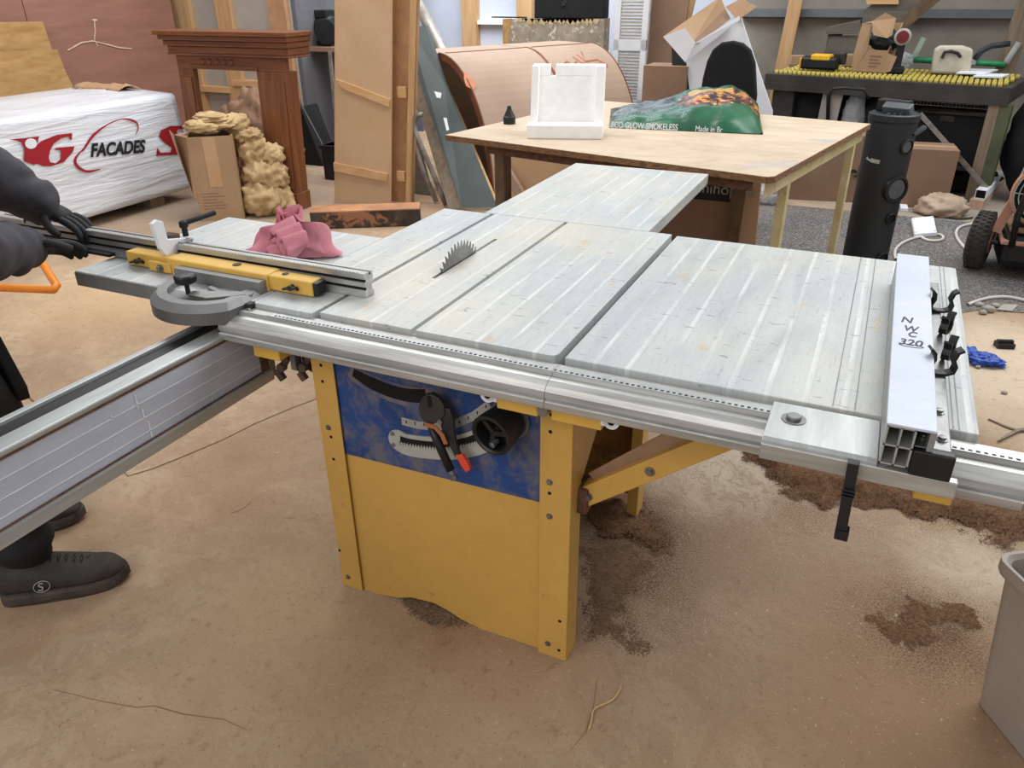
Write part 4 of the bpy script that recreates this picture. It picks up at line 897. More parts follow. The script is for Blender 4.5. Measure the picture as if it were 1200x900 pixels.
for pts in (((658, 78), (664, 72), (668, 74)), ((660, 82), (668, 80), (676, 72)), ((671, 66), (682, 74), (694, 76), (706, 74)), ((676, 64), (686, 72), (700, 70), (712, 76)), ((681, 60), (684, 66)), ((682, 79), (696, 80), (712, 78)), ((668, 76), (674, 82))):
    sm.ribbon([on_curve_px(*q) for q in pts], .014, px_+Vector((0, 0, .6)), .002)
sm.build('scribble', pm('orange_crayon', (190, 116, 80), (176, 100, 66), 10), c2)
sm = MB(); sm.ribbon([on_curve_px(u, v) for u, v in ((545, 85), (548, 92), (552, 99), (556, 104))], [.02, .07, .10, .04], px_+Vector((0, 0, .5)), .002); sm.build('orange_mark', pm('orange_smear', (200, 120, 78), (190, 134, 100), 14), c1)
# board with plaster spatter behind, its yellow edge
YS = 7.75
sl_ = [ay(u, v, YS) for u, v in ((589, 21), (709, 14), (711, 70), (595, 70))]
sb = thing('spattered_board', 'thick grey plaster-spattered board standing behind the curved panels', 'board', (sl_[0].x, YS, 0))
b0, b1 = sl_[0].x, sl_[1].x; zt = sl_[0].z
MB().prism([(b0, YS, zt-.01), (b1, YS, zt+.0), (b1, YS, 0), (b0, YS, 0)], (0, .16, 0)).build('board', 'slab', sb)
MB().prism([(b0-.001, YS-.002, zt-.01), (b0+.10, YS-.002, zt-.005), (b0+.06, YS-.002, zt-.25), (b0-.001, YS-.002, zt-.25)], (0, .02, 0)).build('yellow_edge', 'osb', sb)
ms = MB()
for i in range(18):
    x = b0+.2+i*(b1-b0-.25)/18; s_ = .03+.03*random.random(); ms.prism([(x-s_, YS-.003, zt-.002), (x+s_, YS-.003, zt-.002), (x+s_*.4, YS-.003, zt-.03-.05*random.random()), (x-s_*.5, YS-.003, zt-.02-.03*random.random())], (0, .003, 0))
ms.build('peeling_paint', pm('peeled_paint', (200, 184, 150), (180, 150, 90), 12, .8), sb)
bb = thing('black_machine', 'black machine case with round port on top of the spattered board', 'machine', (ay(668, 10, YS).x, YS+.1, zt))
bxa, bxb = ay(626, 5, YS).x, ay(708, 5, YS).x
MB().box(bxa, bxb, YS-.0, YS+.155, zt, zt+.40).build('case', 'black_matt', bb, bevel=.01)
MB().lathe([(.03, 0), (.035, .006), (.028, .008), (.028, .001)], ay(660, 3, YS)+Vector((0, .0, 0)), (0, -1, 0), 20).build('round_port', 'pipe', bb)
one(MB().bar((b0-.16, YS+.08, zt+.004), (b0+.24, YS+.06, zt+.004), .02, .012), 'metal_flat', 'dark_steel', 'thin dark metal flat lying across the yellow end of the spattered board', 'metal bar')
# shrink wrapped shutter
YW = 7.45
def wq(u, v, y=YW): return ay(u, v, y)
ws = thing('wrapped_shutter', 'cream panelled shutter wrapped in clear film standing behind the curved panels', 'shutter', (wq(735, 100).x, YW, 0))
xa_, xb_ = wq(717, 60).x, wq(755, 60).x; lean_ = .04
def sh_(x, z): return Vector((x-.03*(1-z/1.4)*0+.0*z, YW+z*lean_, z))
for x0, x1 in ((xa_, xa_+.05), (xb_-.05, xb_)): MB().prism([sh_(x0, 0), sh_(x1, 0), sh_(x1, 1.75), sh_(x0, 1.75)], (0, .04, 0)).build('stile', 'cream_w' if 'cream_w' in M else 'white', ws)
for z in (0, .46, .98, 1.45): MB().prism([sh_(xa_, z), sh_(xb_, z), sh_(xb_, z+.09), sh_(xa_, z+.09)], (0, .04, 0)).build('rail', 'white', ws)
lv_ = MB()
for i in range(60):
    z = .10+i*.0275; lv_.prism([sh_(xa_+.05, z)+Vector((0, .012, 0)), sh_(xb_-.05, z)+Vector((0, .012, 0)), sh_(xb_-.05, z+.02)+Vector((0, .03, 0)), sh_(xa_+.05, z+.02)+Vector((0, .03, 0))], (0, .006, 0))
lv_.build('louvre_infill', 'boardgrey', ws)
fm = MB(); fm.grid(lambda u, v: sh_(xa_-.03+(xb_-xa_+.06)*u, v*1.74)+Vector((0, -.02-.012*noise.noise((u*5, v*14, 3)), 0)), 14, 40); fm.build('clear_film', 'shrink', ws, smooth=True)
# leaning brown boards behind the open carton
def slabY(name, pts, Y, th, mat, label, cat, floor=True, **kw):
    p = [ay(u, v, Y) for u, v in pts]
    for q in p: q.z = max(q.z, .003)
    return one(MB().prism(p, (0, th, 0)), name, mat, label, cat, **kw)
slabY('brown_board', [(766, -30), (812, -30), (800, 50), (795, 200), (745, 200), (757, 60)], 7.75, .03, 'brown_paper' if 0 else 'card_dark', 'tall dark brown board leaning behind the small closed carton', 'board')
slabY('plywood_strip', [(757, -30), (768, -30), (759, 60), (752, 200), (748, 200)], 7.85, .02, 'mdf', 'tan strip of sheet at the left edge of the dark brown board', 'strip')
slabY('timber_plank', [(800, -30), (822, -30), (800, 60), (800, 210), (780, 210), (785, 60)], 7.95, .03, 'pine', 'pale timber plank leaning behind the dark brown board and open carton', 'plank')
# small closed carton
cx = thing('cardboard_box', 'small closed cardboard box low behind the coal bag', 'box', (-1.6, 6.6, 0))
q = [ay(u, v, 6.5) for u, v in ((757, 77), (785, 72), (796, 118), (764, 122))]
x0, x1, z0, z1 = q[0].x-.02, q[1].x+.14, .62, q[0].z
MB().box(x0, x1, 6.5, 6.8, z0-.28, z1).build('carton', 'card_dark', cx, bevel=.004)
MB().box(x0, x1, 6.499, 6.53, z1-.001, z1+.002).build('flap', 'card', cx)
cx.location.z = z0-.28
for ch in cx.children: ch.location = -cx.location
one(MB().box(x0-.1, x1+.1, 6.45, 6.9, z0-.34, z0-.282).box(x0-.05, x0, 6.5, 6.55, 0, z0-.34).box(x1, x1+.05, 6.5, 6.55, 0, z0-.34).box(x0-.05, x0, 6.8, 6.85, 0, z0-.34).box(x1, x1+.05, 6.8, 6.85, 0, z0-.34), 'low_bench', 'slatewood', 'low dark bench under the small closed box', 'bench')
# large open carton tilted on a white panel
YO = 6.35
wpn = slabY('white_board', [(803, 62), (868, 20), (905, 130), (905, 230), (820, 230)], 6.55, .03, 'white', 'white board standing behind the black office chair', 'board')
oc = thing('cardboard_box', 'open shallow cardboard box tilted on top of the white board', 'box', ay(830, 60, YO))
def oq(u, v, dy=0): return ay(u, v, YO+dy)
MB().prism([oq(777, 43), oq(844, -4, .25), oq(850, 10, .25), oq(812, 49)], (0, .006, 0)).build('inner_side', 'card', oc)
MB().prism([oq(812, 49), oq(850, 10, .25), oq(856, 22, .2), oq(818, 52)], (0, .006, 0)).build('box_floor', 'card_dark', oc)
MB().prism([oq(777, 43), oq(802, 33, -.02), oq(815, 50, -.02), oq(803, 73)], (0, .004, 0)).build('flap', 'white', oc)
MB().prism([oq(850, 8, .2), oq(869, -2, .2), oq(887, 8, .15), oq(864, 24, .15)], (0, .004, 0)).build('flap', 'card', oc)
MB().prism([oq(803, 73), oq(815, 50), oq(866, 19, .1), oq(866, 24, .1)], (0, .03, 0)).build('outer_side', 'white', oc)
slabY('dark_sheet', [(787, 55), (800, 62), (815, 110), (812, 200), (790, 200)], 6.6, .02, 'pipe', 'dark curved sheet between the small box and the white board', 'sheet')
# ================================================================== OFFICE CHAIR
oc_ = thing('office_chair', 'black office chair behind the trestle table with rounded backrest', 'chair', (-1.02, 5.45, 0))
YC = 5.62
bk_ = MB(); outl = [(820, 112), (823, 92), (828, 72), (835, 58), (845, 50), (858, 48), (870, 51), (879, 59), (884, 74), (886, 112), (884, 128), (822, 128)]
bk_.prism([ay(u, v, YC) for u, v in outl], (0, .07, 0)); bk_.build('backrest', 'black_matt', oc_, bevel=.015)
MB().box(-1.27, -.80, 5.10, 5.58, .46, .54).build('seat', 'black_matt', oc_, bevel=.03)
MB().bar((-1.02, 5.66, .48), (-1.0, 5.70, .95), .06, .02, (0, 1, 0)).build('back_bracket', 'black', oc_)
MB().cyl((-1.03, 5.35, .08), (-1.03, 5.35, .47), .03).build('gas_column', 'black', oc_)
bs = MB()
for i in range(5):
    a = i*2*pi/5+.3; bs.bar((-1.03, 5.35, .10), (-1.03+.28*cos(a), 5.35+.28*sin(a), .075), .045, .03)
bs.build('star_base', 'black', oc_)
for i in range(5):
    a = i*2*pi/5+.3; c = Vector((-1.03+.28*cos(a), 5.35+.28*sin(a), .028)); MB().cyl(c-Vector((sin(a), -cos(a), 0))*.02, c+Vector((sin(a), -cos(a), 0))*.02, .028, None, 14).build('castor', 'black', oc_)
# ================================================================== TRESTLE TABLE
TZ = .885
FL, FR, BR = az(522, 158, TZ), az(905, 208, TZ), az(1020, 145, TZ)
BL = FL+(BR-FR)
tt = thing('trestle_table', 'work table with large chipped plywood top on cream angle-iron legs', 'table', ((FL.x+FR.x)/2, (FL.y+BR.y)/2, 0))
dn = Vector((0, 0, -.026))
fdir, sdir = (FR-FL).normalized(), (BR-FR).normalized()
topm = MB().prism([FL, FR-fdir*.02, FR+sdir*.025, BR, BL], dn)
tpo = topm.build('table_top', ['ply_top'], tt)
eg = MB()
for a, b in ((FL, FR-fdir*.02), (FR-fdir*.02, FR+sdir*.025), (FR+sdir*.025, BR), (BL, FL)):
    d = (b-a).normalized(); nrm = Vector((d.y, -d.x, 0)); eg.prism([a+Vector((0, 0, -.001)), b+Vector((0, 0, -.001)), b+dn, a+dn], nrm*.003)
eg.build('chipped_edge', 'ply_edge', tpo)
zf = TZ-.026
def tl_(u, v, back=0): return az(u, v, zf)
R1, R2 = FR+sdir*.025-fdir*.03, BR-fdir*.03
MB().bar(R1+Vector((0, 0, -.058)), R2+Vector((0, 0, -.058)), .006, .062).build('angle_rail', 'cream', tt)
MB().bar(FL+fdir*.2+sdir*.08+Vector((0, 0, -.055)), FR-fdir*.1+sdir*.08+Vector((0, 0, -.055)), .006, .05).build('angle_rail', 'red' if 0 else 'rust', tt)
def tleg(p, mat='cream', w=.034):
    m = MB(); x, y = p.x, p.y
    a_ = atan2(sdir.y, sdir.x); mtx = Matrix.Rotation(a_, 3, 'Z')
    m.obox((x, y, (zf)/2), (w, .005, zf), mtx); m.obox(Vector((x, y, zf/2))+mtx @ Vector((-w/2, w/2, 0)), (.005, w, zf), mtx)
    m.build('leg', mat, tt)
tleg(R1+sdir*.30); tleg(R2-sdir*.12); tleg(FL+fdir*.16+sdir*.30, 'grey_edge', .06); tleg(BL+fdir*.16-sdir*.2, 'grey_edge', .06)
# under the table
ub = thing('cardboard_box', 'large brown cardboard box with dark printed band under the trestle table', 'box', (-.9, 4.7, 0))
A1 = az(788, 300, 0); 
UY = 4.35
x0, x1 = ay(770, 250, UY).x, ay(856, 250, UY).x; zt_ = ay(810, 203, UY).z
MB().box(x0, x1, UY, UY+.5, 0, zt_).build('carton', 'card_dark', ub)
MB().box(x0, x1-.01, UY-.003, UY, zt_-.14, zt_-.01).build('dark_band', 'ink', ub)
text('printed_word', 'unihopper', 'palegrey', ub, (ay(812, 236, UY-.004).x, UY-.0035, zt_-.10), (1, 0, 0), (0, 0, 1), .085, .001)
slabY('plank', [(862, 208), (876, 208), (862, 300), (846, 300)], 4.28, .03, 'grey_edge', 'grey-brown plank leaning against the printed box under the trestle', 'plank')
slabY('fibreboard_sheet', [(872, 212), (892, 212), (884, 300), (858, 300)], 4.36, .02, 'mdf', 'tan fibreboard sheet beside the grey-brown plank under the trestle', 'board')
slabY('fibreboard_sheet', [(584, 176), (690, 170), (690, 290), (588, 290)], 4.95, .02, 'mdf', 'tan fibreboard sheet seen under the left end of the trestle table', 'board')
slabY('timber_prop', [(584, 190), (590, 188), (640, 330), (622, 330)], 4.85, .04, 'mdf_pink', 'short pinkish timber prop leaning under the left end of the trestle', 'prop')
MB
one(blob(MB(), az(905, 228, .07)+Vector((-.03, 0, 0)), (.12, .10, .07), 21, .5, (30, 20), 4), 'plastic_bag', 'clear', 'crumpled clear plastic on the grey matting under the trestle', 'plastic', smooth=True)
# things on the table
ps = thing('polystyrene_block', 'white moulded polystyrene packing block standing on the trestle table', 'packing', az(660, 163, TZ))
A_, B_ = az(617, 162.5, TZ), az(706, 163.5, TZ); ed = (B_-A_).normalized(); bd = Vector((-ed.y, ed.x, 0)); W_ = (B_-A_).length
def pb(x, y, z): return A_+ed*x+bd*y+Vector((0, 0, z))
pmx = MB()
def pbox(x0, x1, y0, y1, z0, z1, lean=.0):
    vs = [pb(x, y+z*lean, z) for z in (z0, z1) for x, y in ((x0, y0), (x1, y0), (x1, y1), (x0, y1))]
    pmx.add(vs, [(0, 3, 2, 1), (4, 5, 6, 7), (0, 1, 5, 4), (1, 2, 6, 5), (2, 3, 7, 6), (3, 0, 4, 7)])
pbox(0, W_, 0, .11, 0, .062)
lean = .34
zt2 = .31
nx0, nx1 = .055+.03, .055+.062
pbox(.0+.01, W_, .105, .16, .05, zt2-.05, lean)
pbox(.01, nx0+.01, .105, .16, zt2-.05, zt2, lean); pbox(nx1+.005, W_, .105, .16, zt2-.05, zt2, lean)
pbox(.01, .045, .06, .11, .06, zt2, lean); pbox(W_-.045, W_, .06, .11, .06, zt2, lean)
pmx.build('block', 'poly', ps, bevel=.004)
nz = thing('black_nozzle', 'small black cone-tipped nozzle standing at the left of the trestle table', 'nozzle', az(597, 145, TZ))
c = az(597, 145, TZ); MB().lathe([(.032, 0), (.033, .035), (.028, .04), (.026, .045), (.012, .075), (.010, .088), (.004, .092)], c, (0, 0, 1), 20).build('nozzle_body', 'black', nz)
# bag of coal
cg = thing('coal_bag', 'green plastic bag of smokeless fuel lying flat on the trestle table', 'bag', az(800, 148, TZ))
P1, P2, P3, P4 = az(714, 150, TZ), az(894, 158, TZ), az(888, 122, TZ), az(716, 128, TZ)
zc = [0]
def bagp(u, v, top=True):
    p = P1.lerp(P2, u).lerp(P4.lerp(P3, u), v)
    e = min(1, u*9, (1-u)*9)*min(1, v*5, (1-v)*5); e = max(0, e)**.5
    hh = .028+.075*math.exp(-((u-.66)/.30)**2)*(.35+.65*min(1, v*1.5))+.03*u
    hh += .022*fbm((u*5, v*4, 7), 1.5, 3)
    return Vector((p.x, p.y, TZ+.004+(e*max(hh, .012) if top else 0)))
bm2 = MB(); NU, NV = 48, 26
for j in range(NV-1):
    pass
bm2.grid(lambda u, v: bagp(u, v), NU, NV); bm2.grid(lambda u, v: bagp(u, v, False), NU, NV)
def bagmat(u, v):
    if u > .42 and .30 < v < .78 and (u-.42) > abs(v-.5)*.35: return 2 if (.52 < u < .80 and v > .60) else 1
    if u < .42 and v > .35: return 3
    return 0
for j in range(NV-1):
    for i in range(NU-1): bm2.mi[j*(NU-1)+i] = bagmat((i+.5)/(NU-1), (j+.5)/(NV-1))
bg = bm2.build('bag_body', ['greenbag', 'ember', 'gold', pm('dark_coal_window', (96, 104, 100), (40, 62, 52), 16, .2, lo=.45, hi=.6)], cg, smooth=True)
fd = (P2-P1).normalized()
text('printed_words', 'ECO GLOW SMOKELESS', 'white', cg, P1+fd*.02+Vector((0, -.004, .006))+Vector((-.003, -.028, .002)), fd, (0, .25, 1), .042, .001, 0, .0006, .74)
text('printed_words', 'Made in Br', 'white', cg, P1+fd*.44+Vector((0, -.006, .006))+Vector((-.003, -.028, .002)), fd, (0, .25, 1), .038, .001, 0, 0, .78)
# ================================================================== BLACK TOWER
tw = thing('black_tower', 'tall black plastic cylinder with round ports and control panel on top', 'tower', (.040, 4.80, 0))
c = Vector((.040, 4.80, 0)); zt3 = ay(1049, 133, 4.8).z; R_ = .122
tb_ = MB().lathe([(R_*1.0, 0), (R_, .03), (R_*1.02, zt3-.04), (R_*1.06, zt3-.03), (R_*1.06, zt3), (R_*.98, zt3+.006), (R_*.9, zt3+.004)], c, (0, 0, 1), 40); tbo = tb_.build('housing', 'pipe', tw, smooth=False)
def onc(u, v): 
    d = ray(u, v); a = d.x*d.x+d.y*d.y; b = 2*(d.x*(CAM.x-c.x)+d.y*(CAM.y-c.y)); e = (CAM.x-c.x)**2+(CAM.y-c.y)**2-R_*R_
    t = (-b-sqrt(max(0, b*b-4*a*e)))/(2*a); return CAM+d*t
for u, v, r, nm in ((1062, 172, .042, 'port'), (1050, 222, .075, 'port'), (1043, 256, .032, 'port'), (1033, 303, .04, 'port')):
    p = onc(u, v); nn = Vector((p.x-c.x, p.y-c.y, 0)).normalized()
    po = MB().lathe([(r, -.03), (r, .008), (r*.82, .012), (r*.78, .002), (r*.3, .001)], p, nn, 28).build('round_port', 'black', tw)
    if r > .07 or r == .042: MB().lathe([(r*.76, .0), (r*.7, .006), (r*.1, .007)], p, nn, 24).build('port_glass', 'glassgrey', po)
    else: MB().lathe([(r*.5, .0), (r*.5, .004), (r*.05, .0045)], p, nn, 16).build('port_hole', 'void', po)
mx = Matrix.Rotation(-.45, 3, 'Z')
MB().obox(c+Vector((-.01, .03, zt3+.035)), (.17, .06, .065), mx).build('control_block', 'black', tw, bevel=.008)
MB().obox(c+Vector((.01, -.035, zt3+.028)), (.15, .05, .05), mx @ Matrix.Rotation(.5, 3, 'X')).build('display', 'glassgrey', tw, bevel=.006)
kb_ = MB()
for i in range(4): kb_.cyl(c+Vector((-.03+i*.03, -.085+i*.004, zt3+.004)), c+Vector((-.03+i*.03, -.085+i*.004, zt3+.012)), .008, None, 10)
kb_.build('button', 'glassgrey', tw)
p = onc(1070, 158); MB().bar(p, p+Vector((.05, .03, .04)), .03, .02).build('side_tap', 'glassgrey', tw, bevel=.004)
ts = MB(); p = onc(1026, 190); ts.ribbon([onc(1016, 184)+Vector((0, -.002, 0)), onc(1022, 188)+Vector((0, -.002, 0)), onc(1031, 190)+Vector((0, -.002, 0))], .02, (-.2, -1, 0), .002); ts.build('tape_scrap', 'palegrey', tw)
# ================================================================== ROLLER BENCH
ZB = .84
BA, BB = az(897, 86, ZB), az(1186, 103, ZB)
bdir = (BB-BA).normalized(); bnrm = Vector((-bdir.y, bdir.x, 0)); BL_ = (BB-BA).length; BD = .80
rb = thing('roller_bench', 'long dark steel bench topped with rows of yellow rollers', 'workbench', (BA.x+.8, BA.y+.3, 0))
def rbp(x, y, z=0.): return BA+bdir*x+bnrm*y+Vector((0, 0, z))
def rmat(): return Matrix((bdir, bnrm, Vector((0, 0, 1)))).transposed()
def rbox(m, x0, x1, y0, y1, z0, z1, mi=0): return m.obox(rbp((x0+x1)/2, (y0+y1)/2, (z0+z1)/2), (x1-x0, y1-y0, z1-z0), rmat(), mi)
m = MB(); rbox(m, 0, BL_, 0, .05, -.12, .0); rbox(m, 0, BL_, BD-.05, BD, -.12, 0); rbox(m, 0, .05, .05, BD-.05, -.12, 0); rbox(m, BL_-.05, BL_, .05, BD-.05, -.12, 0); rbox(m, .05, BL_-.05, .05, BD-.05, -.06, -.04)
m.build('bench_frame', 'bench', rb, bevel=.004)
m = MB(); rbox(m, .0, BL_, -.012, 0, -.125, -.07); m.build('front_apron', 'bench', rb)
wheel = None; rest = MB()
NR = 44
def roller_mesh(m, c): m.lathe([(.012, -.014), (.021, -.013), (.024, 0), (.021, .013), (.012, .014)], c, bdir, 12); m.lathe([(.006, -.016), (.006, .016)], c, bdir, 6); return m
for j in range(6):
    for i in range(NR):
        x = .07+i*(BL_-.12)/NR+(.5*(BL_-.12)/NR if j % 2 else 0); y = .08+j*.128
        p = rbp(x, y, .006)
        if j > 1: roller_mesh(rest, p); continue
        if wheel is None: wheel = roller_mesh(MB(), (0, 0, 0)).build('roller', 'wheel_y', rb); w = wheel
        else: w = wheel.copy(); COL.objects.link(w)
        w.location = p-rb.location
ro_ = rest.build('roller_field', 'wheel_y', rb); ro_['kind'] = 'stuff'
m = MB()
for j in range(6): m.bar(rbp(.05, .08+j*.128, -.012), rbp(BL_-.05, .08+j*.128, -.012), .012, .02)
m.build('roller_rail', 'bench', rb)
def post(u0, u1, v, vb, mat, y, nm='leg'):
    a, b = avp(u0, v, rbp(0, y), rbp(1, y)), avp(u1, v, rbp(0, y), rbp(1, y)); MB().prism([Vector((a.x, a.y, 0)), Vector((b.x, b.y, 0)), Vector((b.x, b.y, ZB-.12)), Vector((a.x, a.y, ZB-.12))], bnrm*.09).build(nm, mat, rb)
post(906, 931, 108, 150, 'bench', .03); post(1159, 1172, 122, 200, 'greywood', -.0); post(1172, 1187, 122, 200, 'olive', .0)
MB().bar(rbp(.12, BD-.08, -.4), rbp(.12, BD-.08, -.84), .08, .08, (0, 1, 0)).build('leg', 'bench', rb)
a_, b_ = avp(1078, 133, rbp(0, -.02), rbp(1, -.02)), avp(1157, 222, rbp(0, -.05), rbp(1, -.05)); MB().bar(a_, b_, .035, .006, bnrm).build('diagonal_strap', 'chrome', rb)
m = MB(); rbox(m, .15, BL_-.15, .05, .75, -.62, -.60); m.build('lower_shelf', 'bench', rb)
zshelf = ZB-.60
# under the bench
def on_b(u, v, y): return avp(u, v, rbp(0, y), rbp(1, y))
cab = thing('drawer_chest', 'black drawer chest with small label plate under the right end of the roller bench', 'chest', on_b(1115, 160, .12))
a, b = on_b(1070, 130, .12), on_b(1153, 164, .12)
m = MB(); m.prism([Vector((a.x, a.y, zshelf+.001)), Vector((b.x, b.y, zshelf+.001)), Vector((b.x, b.y, a.z)), Vector((a.x, a.y, a.z))], bnrm*.5); m.build('chest_body', 'black_matt', cab)
p = on_b(1110, 139, .118); MB().obox(p, (.10, .004, .04), rmat()).build('label_plate', 'dark_steel', cab)
a2, b2 = on_b(1078, 126, .08), on_b(1156, 137, .08); MB().prism([Vector((a.x-.01, a.y-.03, a.z+.001)), Vector((b.x, b.y-.03, a.z+.001)), Vector((b.x, b.y-.03, a.z+.03)), Vector((a.x+.08, a.y-.03, a.z+.03))], bnrm*.5).build('chest_lid', 'dark_steel', cab)
bk = thing('wire_basket', 'wire basket of small hardware hung under the right half of the roller bench', 'basket', on_b(1110, 118, .15))
m = MB(); a, b = on_b(1066, 122, .15), on_b(1161, 122, .15); w_ = (b-a); z0, z1 = a.z+.002, ZB-.122
for i in range(23):
    p = a+w_*(i/22); m.bar(Vector((p.x, p.y, z0)), Vector((p.x, p.y, z1)), .003, .003, bnrm)
for z in (z0, (z0+z1)/2, z1): m.bar(Vector((a.x, a.y, z)), Vector((b.x, b.y, z)), .004, .004)
for s_ in (0, 1):
    p = a+w_*s_
    for z in (z0, z1): m.bar(Vector((p.x, p.y, z)), Vector((p.x, p.y, z))+bnrm*.35, .004, .004)
m.bar(Vector((a.x, a.y, z1))+bnrm*.35, Vector((b.x, b.y, z1))+bnrm*.35, .004, .004); m.prism([Vector((a.x, a.y, z0)), Vector((b.x, b.y, z0)), Vector((b.x, b.y, z0))+bnrm*.35, Vector((a.x, a.y, z0))+bnrm*.35], (0, 0, .002))
m.build('wire_frame', 'palegrey', bk)
hw_ = MB()
for i in range(40):
    p = a+w_*(.04+.92*random.random())+bnrm*(.03+.25*random.random()); hw_.obox(Vector((p.x, p.y, z0+.02+.02*random.random())), (.03+.05*random.random(), .03, .03), Matrix.Rotation(random.random()*3, 3, 'Z') @ Matrix.Rotation(random.random(), 3, 'X'))
hwo = hw_.build('small_hardware', ['grey_edge'], bk); hwo['kind'] = 'stuff'
def bagblob(c, size, seed, amp, mat, label, name='bin_bag', cat='bag', kind=None): return one(blob(MB(), c, size, seed, amp, (40, 26), 2.5), name, mat, label, cat, kind=kind, smooth=True)
p = on_b(955, 140, .35); bagblob((p.x, p.y, zshelf+.27), (.36, .28, .32), 31, .12, 'black_matt', 'black bin bag under the left end of the roller bench')
pb_ = on_b(1000, 130, .06)
slab = [on_b(u, v, .03) for u, v in ((965, 108), (989, 106), (978, 150), (956, 150))]; 
m = MB().prism([Vector((q.x, q.y, max(q.z, zshelf+.002))) for q in slab], bnrm*.02); one(m, 'grey_card', 'boardgrey', 'pale grey printed card hung under the bench beside the black bin bag', 'card')
hp = MB(); hp.tube([on_b(970, 142, .0), on_b(971, 112, .0), on_b(977, 104, .0), on_b(990, 103, .0), on_b(1013, 105, .0), on_b(1019, 115, .0)], .016, 10)
one(hp, 'black_hose', 'black', 'black hose looped under the bench around the grey card', 'hose', smooth=True)
p = on_b(1002, 128, .10); m = blob(MB(), (p.x, p.y, zshelf+.25), (.09, .06, .27), 41, .2, (30, 24), 4); one(m, 'plastic_bag', 'clear', 'clear plastic bag standing under the bench left of the black tower', 'plastic', smooth=True)
p = on_b(1035, 135, .25); bagblob((p.x, p.y, zshelf+.24), (.18, .2, .27), 51, .15, 'black_matt', 'black bin bag under the bench behind the black tower')
p = on_b(1100, 190, .3); bagblob((p.x+.1, p.y, .12), (.35, .2, .11), 53, .2, 'black_matt', 'low black bag on the floor under the drawer chest of the roller bench')
p = ay(1198, 140, 7.0); bagblob((p.x+.28, 7.05, .46), (.36, .2, .45), 57, .1, 'black_matt', 'large black bag standing behind the space heater right of the olive leg')
dkb = MB(); rbox(dkb, .12, BL_-.1, BD-.04, BD-.01, -.60, -.06); dkb.build('shade_backing', 'black_matt', rb)  # added dark backing that stands in for the shade under the bench
# carton on the floor in front of the bench
fb = thing('cardboard_box', 'plain brown cardboard box on the floor right of the black tower', 'box', (.4, 6.6, 0))
a, b = az(1050, 242, 0), az(1108, 246, 0); zt_ = avp(1100, 176, a, b).z; d = (b-a).normalized(); nn = Vector((-d.y, d.x, 0))
m = MB().prism([a, b, b+Vector((0, 0, zt_)), a+Vector((0, 0, zt_))], nn*.32); m.build('carton', 'card_dark', fb)
MB().prism([a+nn*.14+Vector((0, 0, zt_)), b+nn*.14+Vector((0, 0, zt_)), b+nn*.19+Vector((0, 0, zt_)), a+nn*.19+Vector((0, 0, zt_))], (0, 0, .001)).build('tape_strip', 'tape', fb)
f2 = thing('cardboard_box', 'long brown cardboard box with black lettering behind the trestle right legs', 'box', (-.4, 6.55, 0))
a, b = az(908, 233, 0), az(1014, 238, 0); zt_ = .50; d = (b-a).normalized(); nn = Vector((-d.y, d.x, 0))
MB().prism([a, b, b+Vector((0, 0, zt_)), a+Vector((0, 0, zt_))], nn*.30).build('carton', 'card_dark', f2)
text('printed_word', 'fell', 'ink', f2, avp(988, 208, a, b)-nn*.002, d, (0, 0, 1), .13, .001, 0, .004)
one(blob(MB(), az(1103, 243, .05), (.17, .13, .10), 61, .22, (48, 30), 2.4), 'rubble_sack', pm('pale_crumpled_paper', (186, 164, 142), (156, 134, 112), 6, .85, 0, .4), 'crumpled brown paper sack on the floor right of the plain brown box', 'sack', smooth=True)
one(MB().bar(az(1062, 230, .012)+Vector((-.05, .05, 0)), az(1060, 246, .012), .05, .02), 'wood_offcut', 'white', 'white wood offcut on the floor against the plain brown box', 'offcut')
# white square section tubes near the heater
q = thing('square_tube', 'white square section tube end lying on a pink-tinged timber by the heater wheel', 'tube', az(1150, 235, .07))
p0, p1 = az(1143, 240, .035), az(1172, 210, .035); 
one(MB().bar(p0, p1, .09, .07), 'timber_block', pm('pinkish_white_timber', (212, 190, 172), (190, 150, 130), 6, .7), 'pinkish white timber length on the floor behind the heater wheel', 'timber')
p0, p1 = az(1149, 228, .105), az(1172, 205, .105); e_ = (p1-p0).normalized(); s_ = Vector((-e_.y, e_.x, 0)); m = MB()
L = (p1-p0).length; mt_ = Matrix((e_, s_, Vector((0, 0, 1)))).transposed(); cc = (p0+p1)/2
for dy, dz, wy, wz in ((-.035, 0, .004, .066), (.035, 0, .004, .066), (0, .032, .07, .004), (0, -.032, .07, .004)): m.obox(cc+s_*dy+Vector((0, 0, dz)), (L, wy, wz), mt_)
m.build('tube_wall', 'white', q); MB().obox(p0+e_*.02, (.004, .066, .06), mt_).build('tube_hollow', 'void', q)
# ------------------------------------------------ things on the roller bench
ZR = ZB+.0275
def onr(u, v): return az(u, v, ZR)
dr = thing('nail_gun', 'yellow and black cordless power tool lying on the left of the roller bench', 'power tool', onr(960, 80))
p = onr(939, 81); e_ = bdir
m = MB(); m.bar(p+Vector((0, 0, .055)), p+e_*.30+Vector((0, 0, .055)), .10, .10); m.build('tool_body', 'black', dr, bevel=.02)
m = MB(); m.bar(p+e_*.08+Vector((0, 0, .10)), p+e_*.24+Vector((0, 0, .10)), .105, .05); m.build('yellow_housing', 'tool_yellow', dr, bevel=.012)
m = MB(); m.bar(p+e_*-.012+Vector((0, 0, .05)), p+e_*.005+Vector((0, 0, .05)), .09, .09); m.build('yellow_band', 'tool_yellow', dr, bevel=.01)
m = MB(); m.bar(p+e_*.16+bnrm*.08+Vector((0, 0, .09)), p+e_*.33+bnrm*.08+Vector((0, 0, .09)), .05, .09); m.build('magazine', 'dark_steel', dr, bevel=.008)
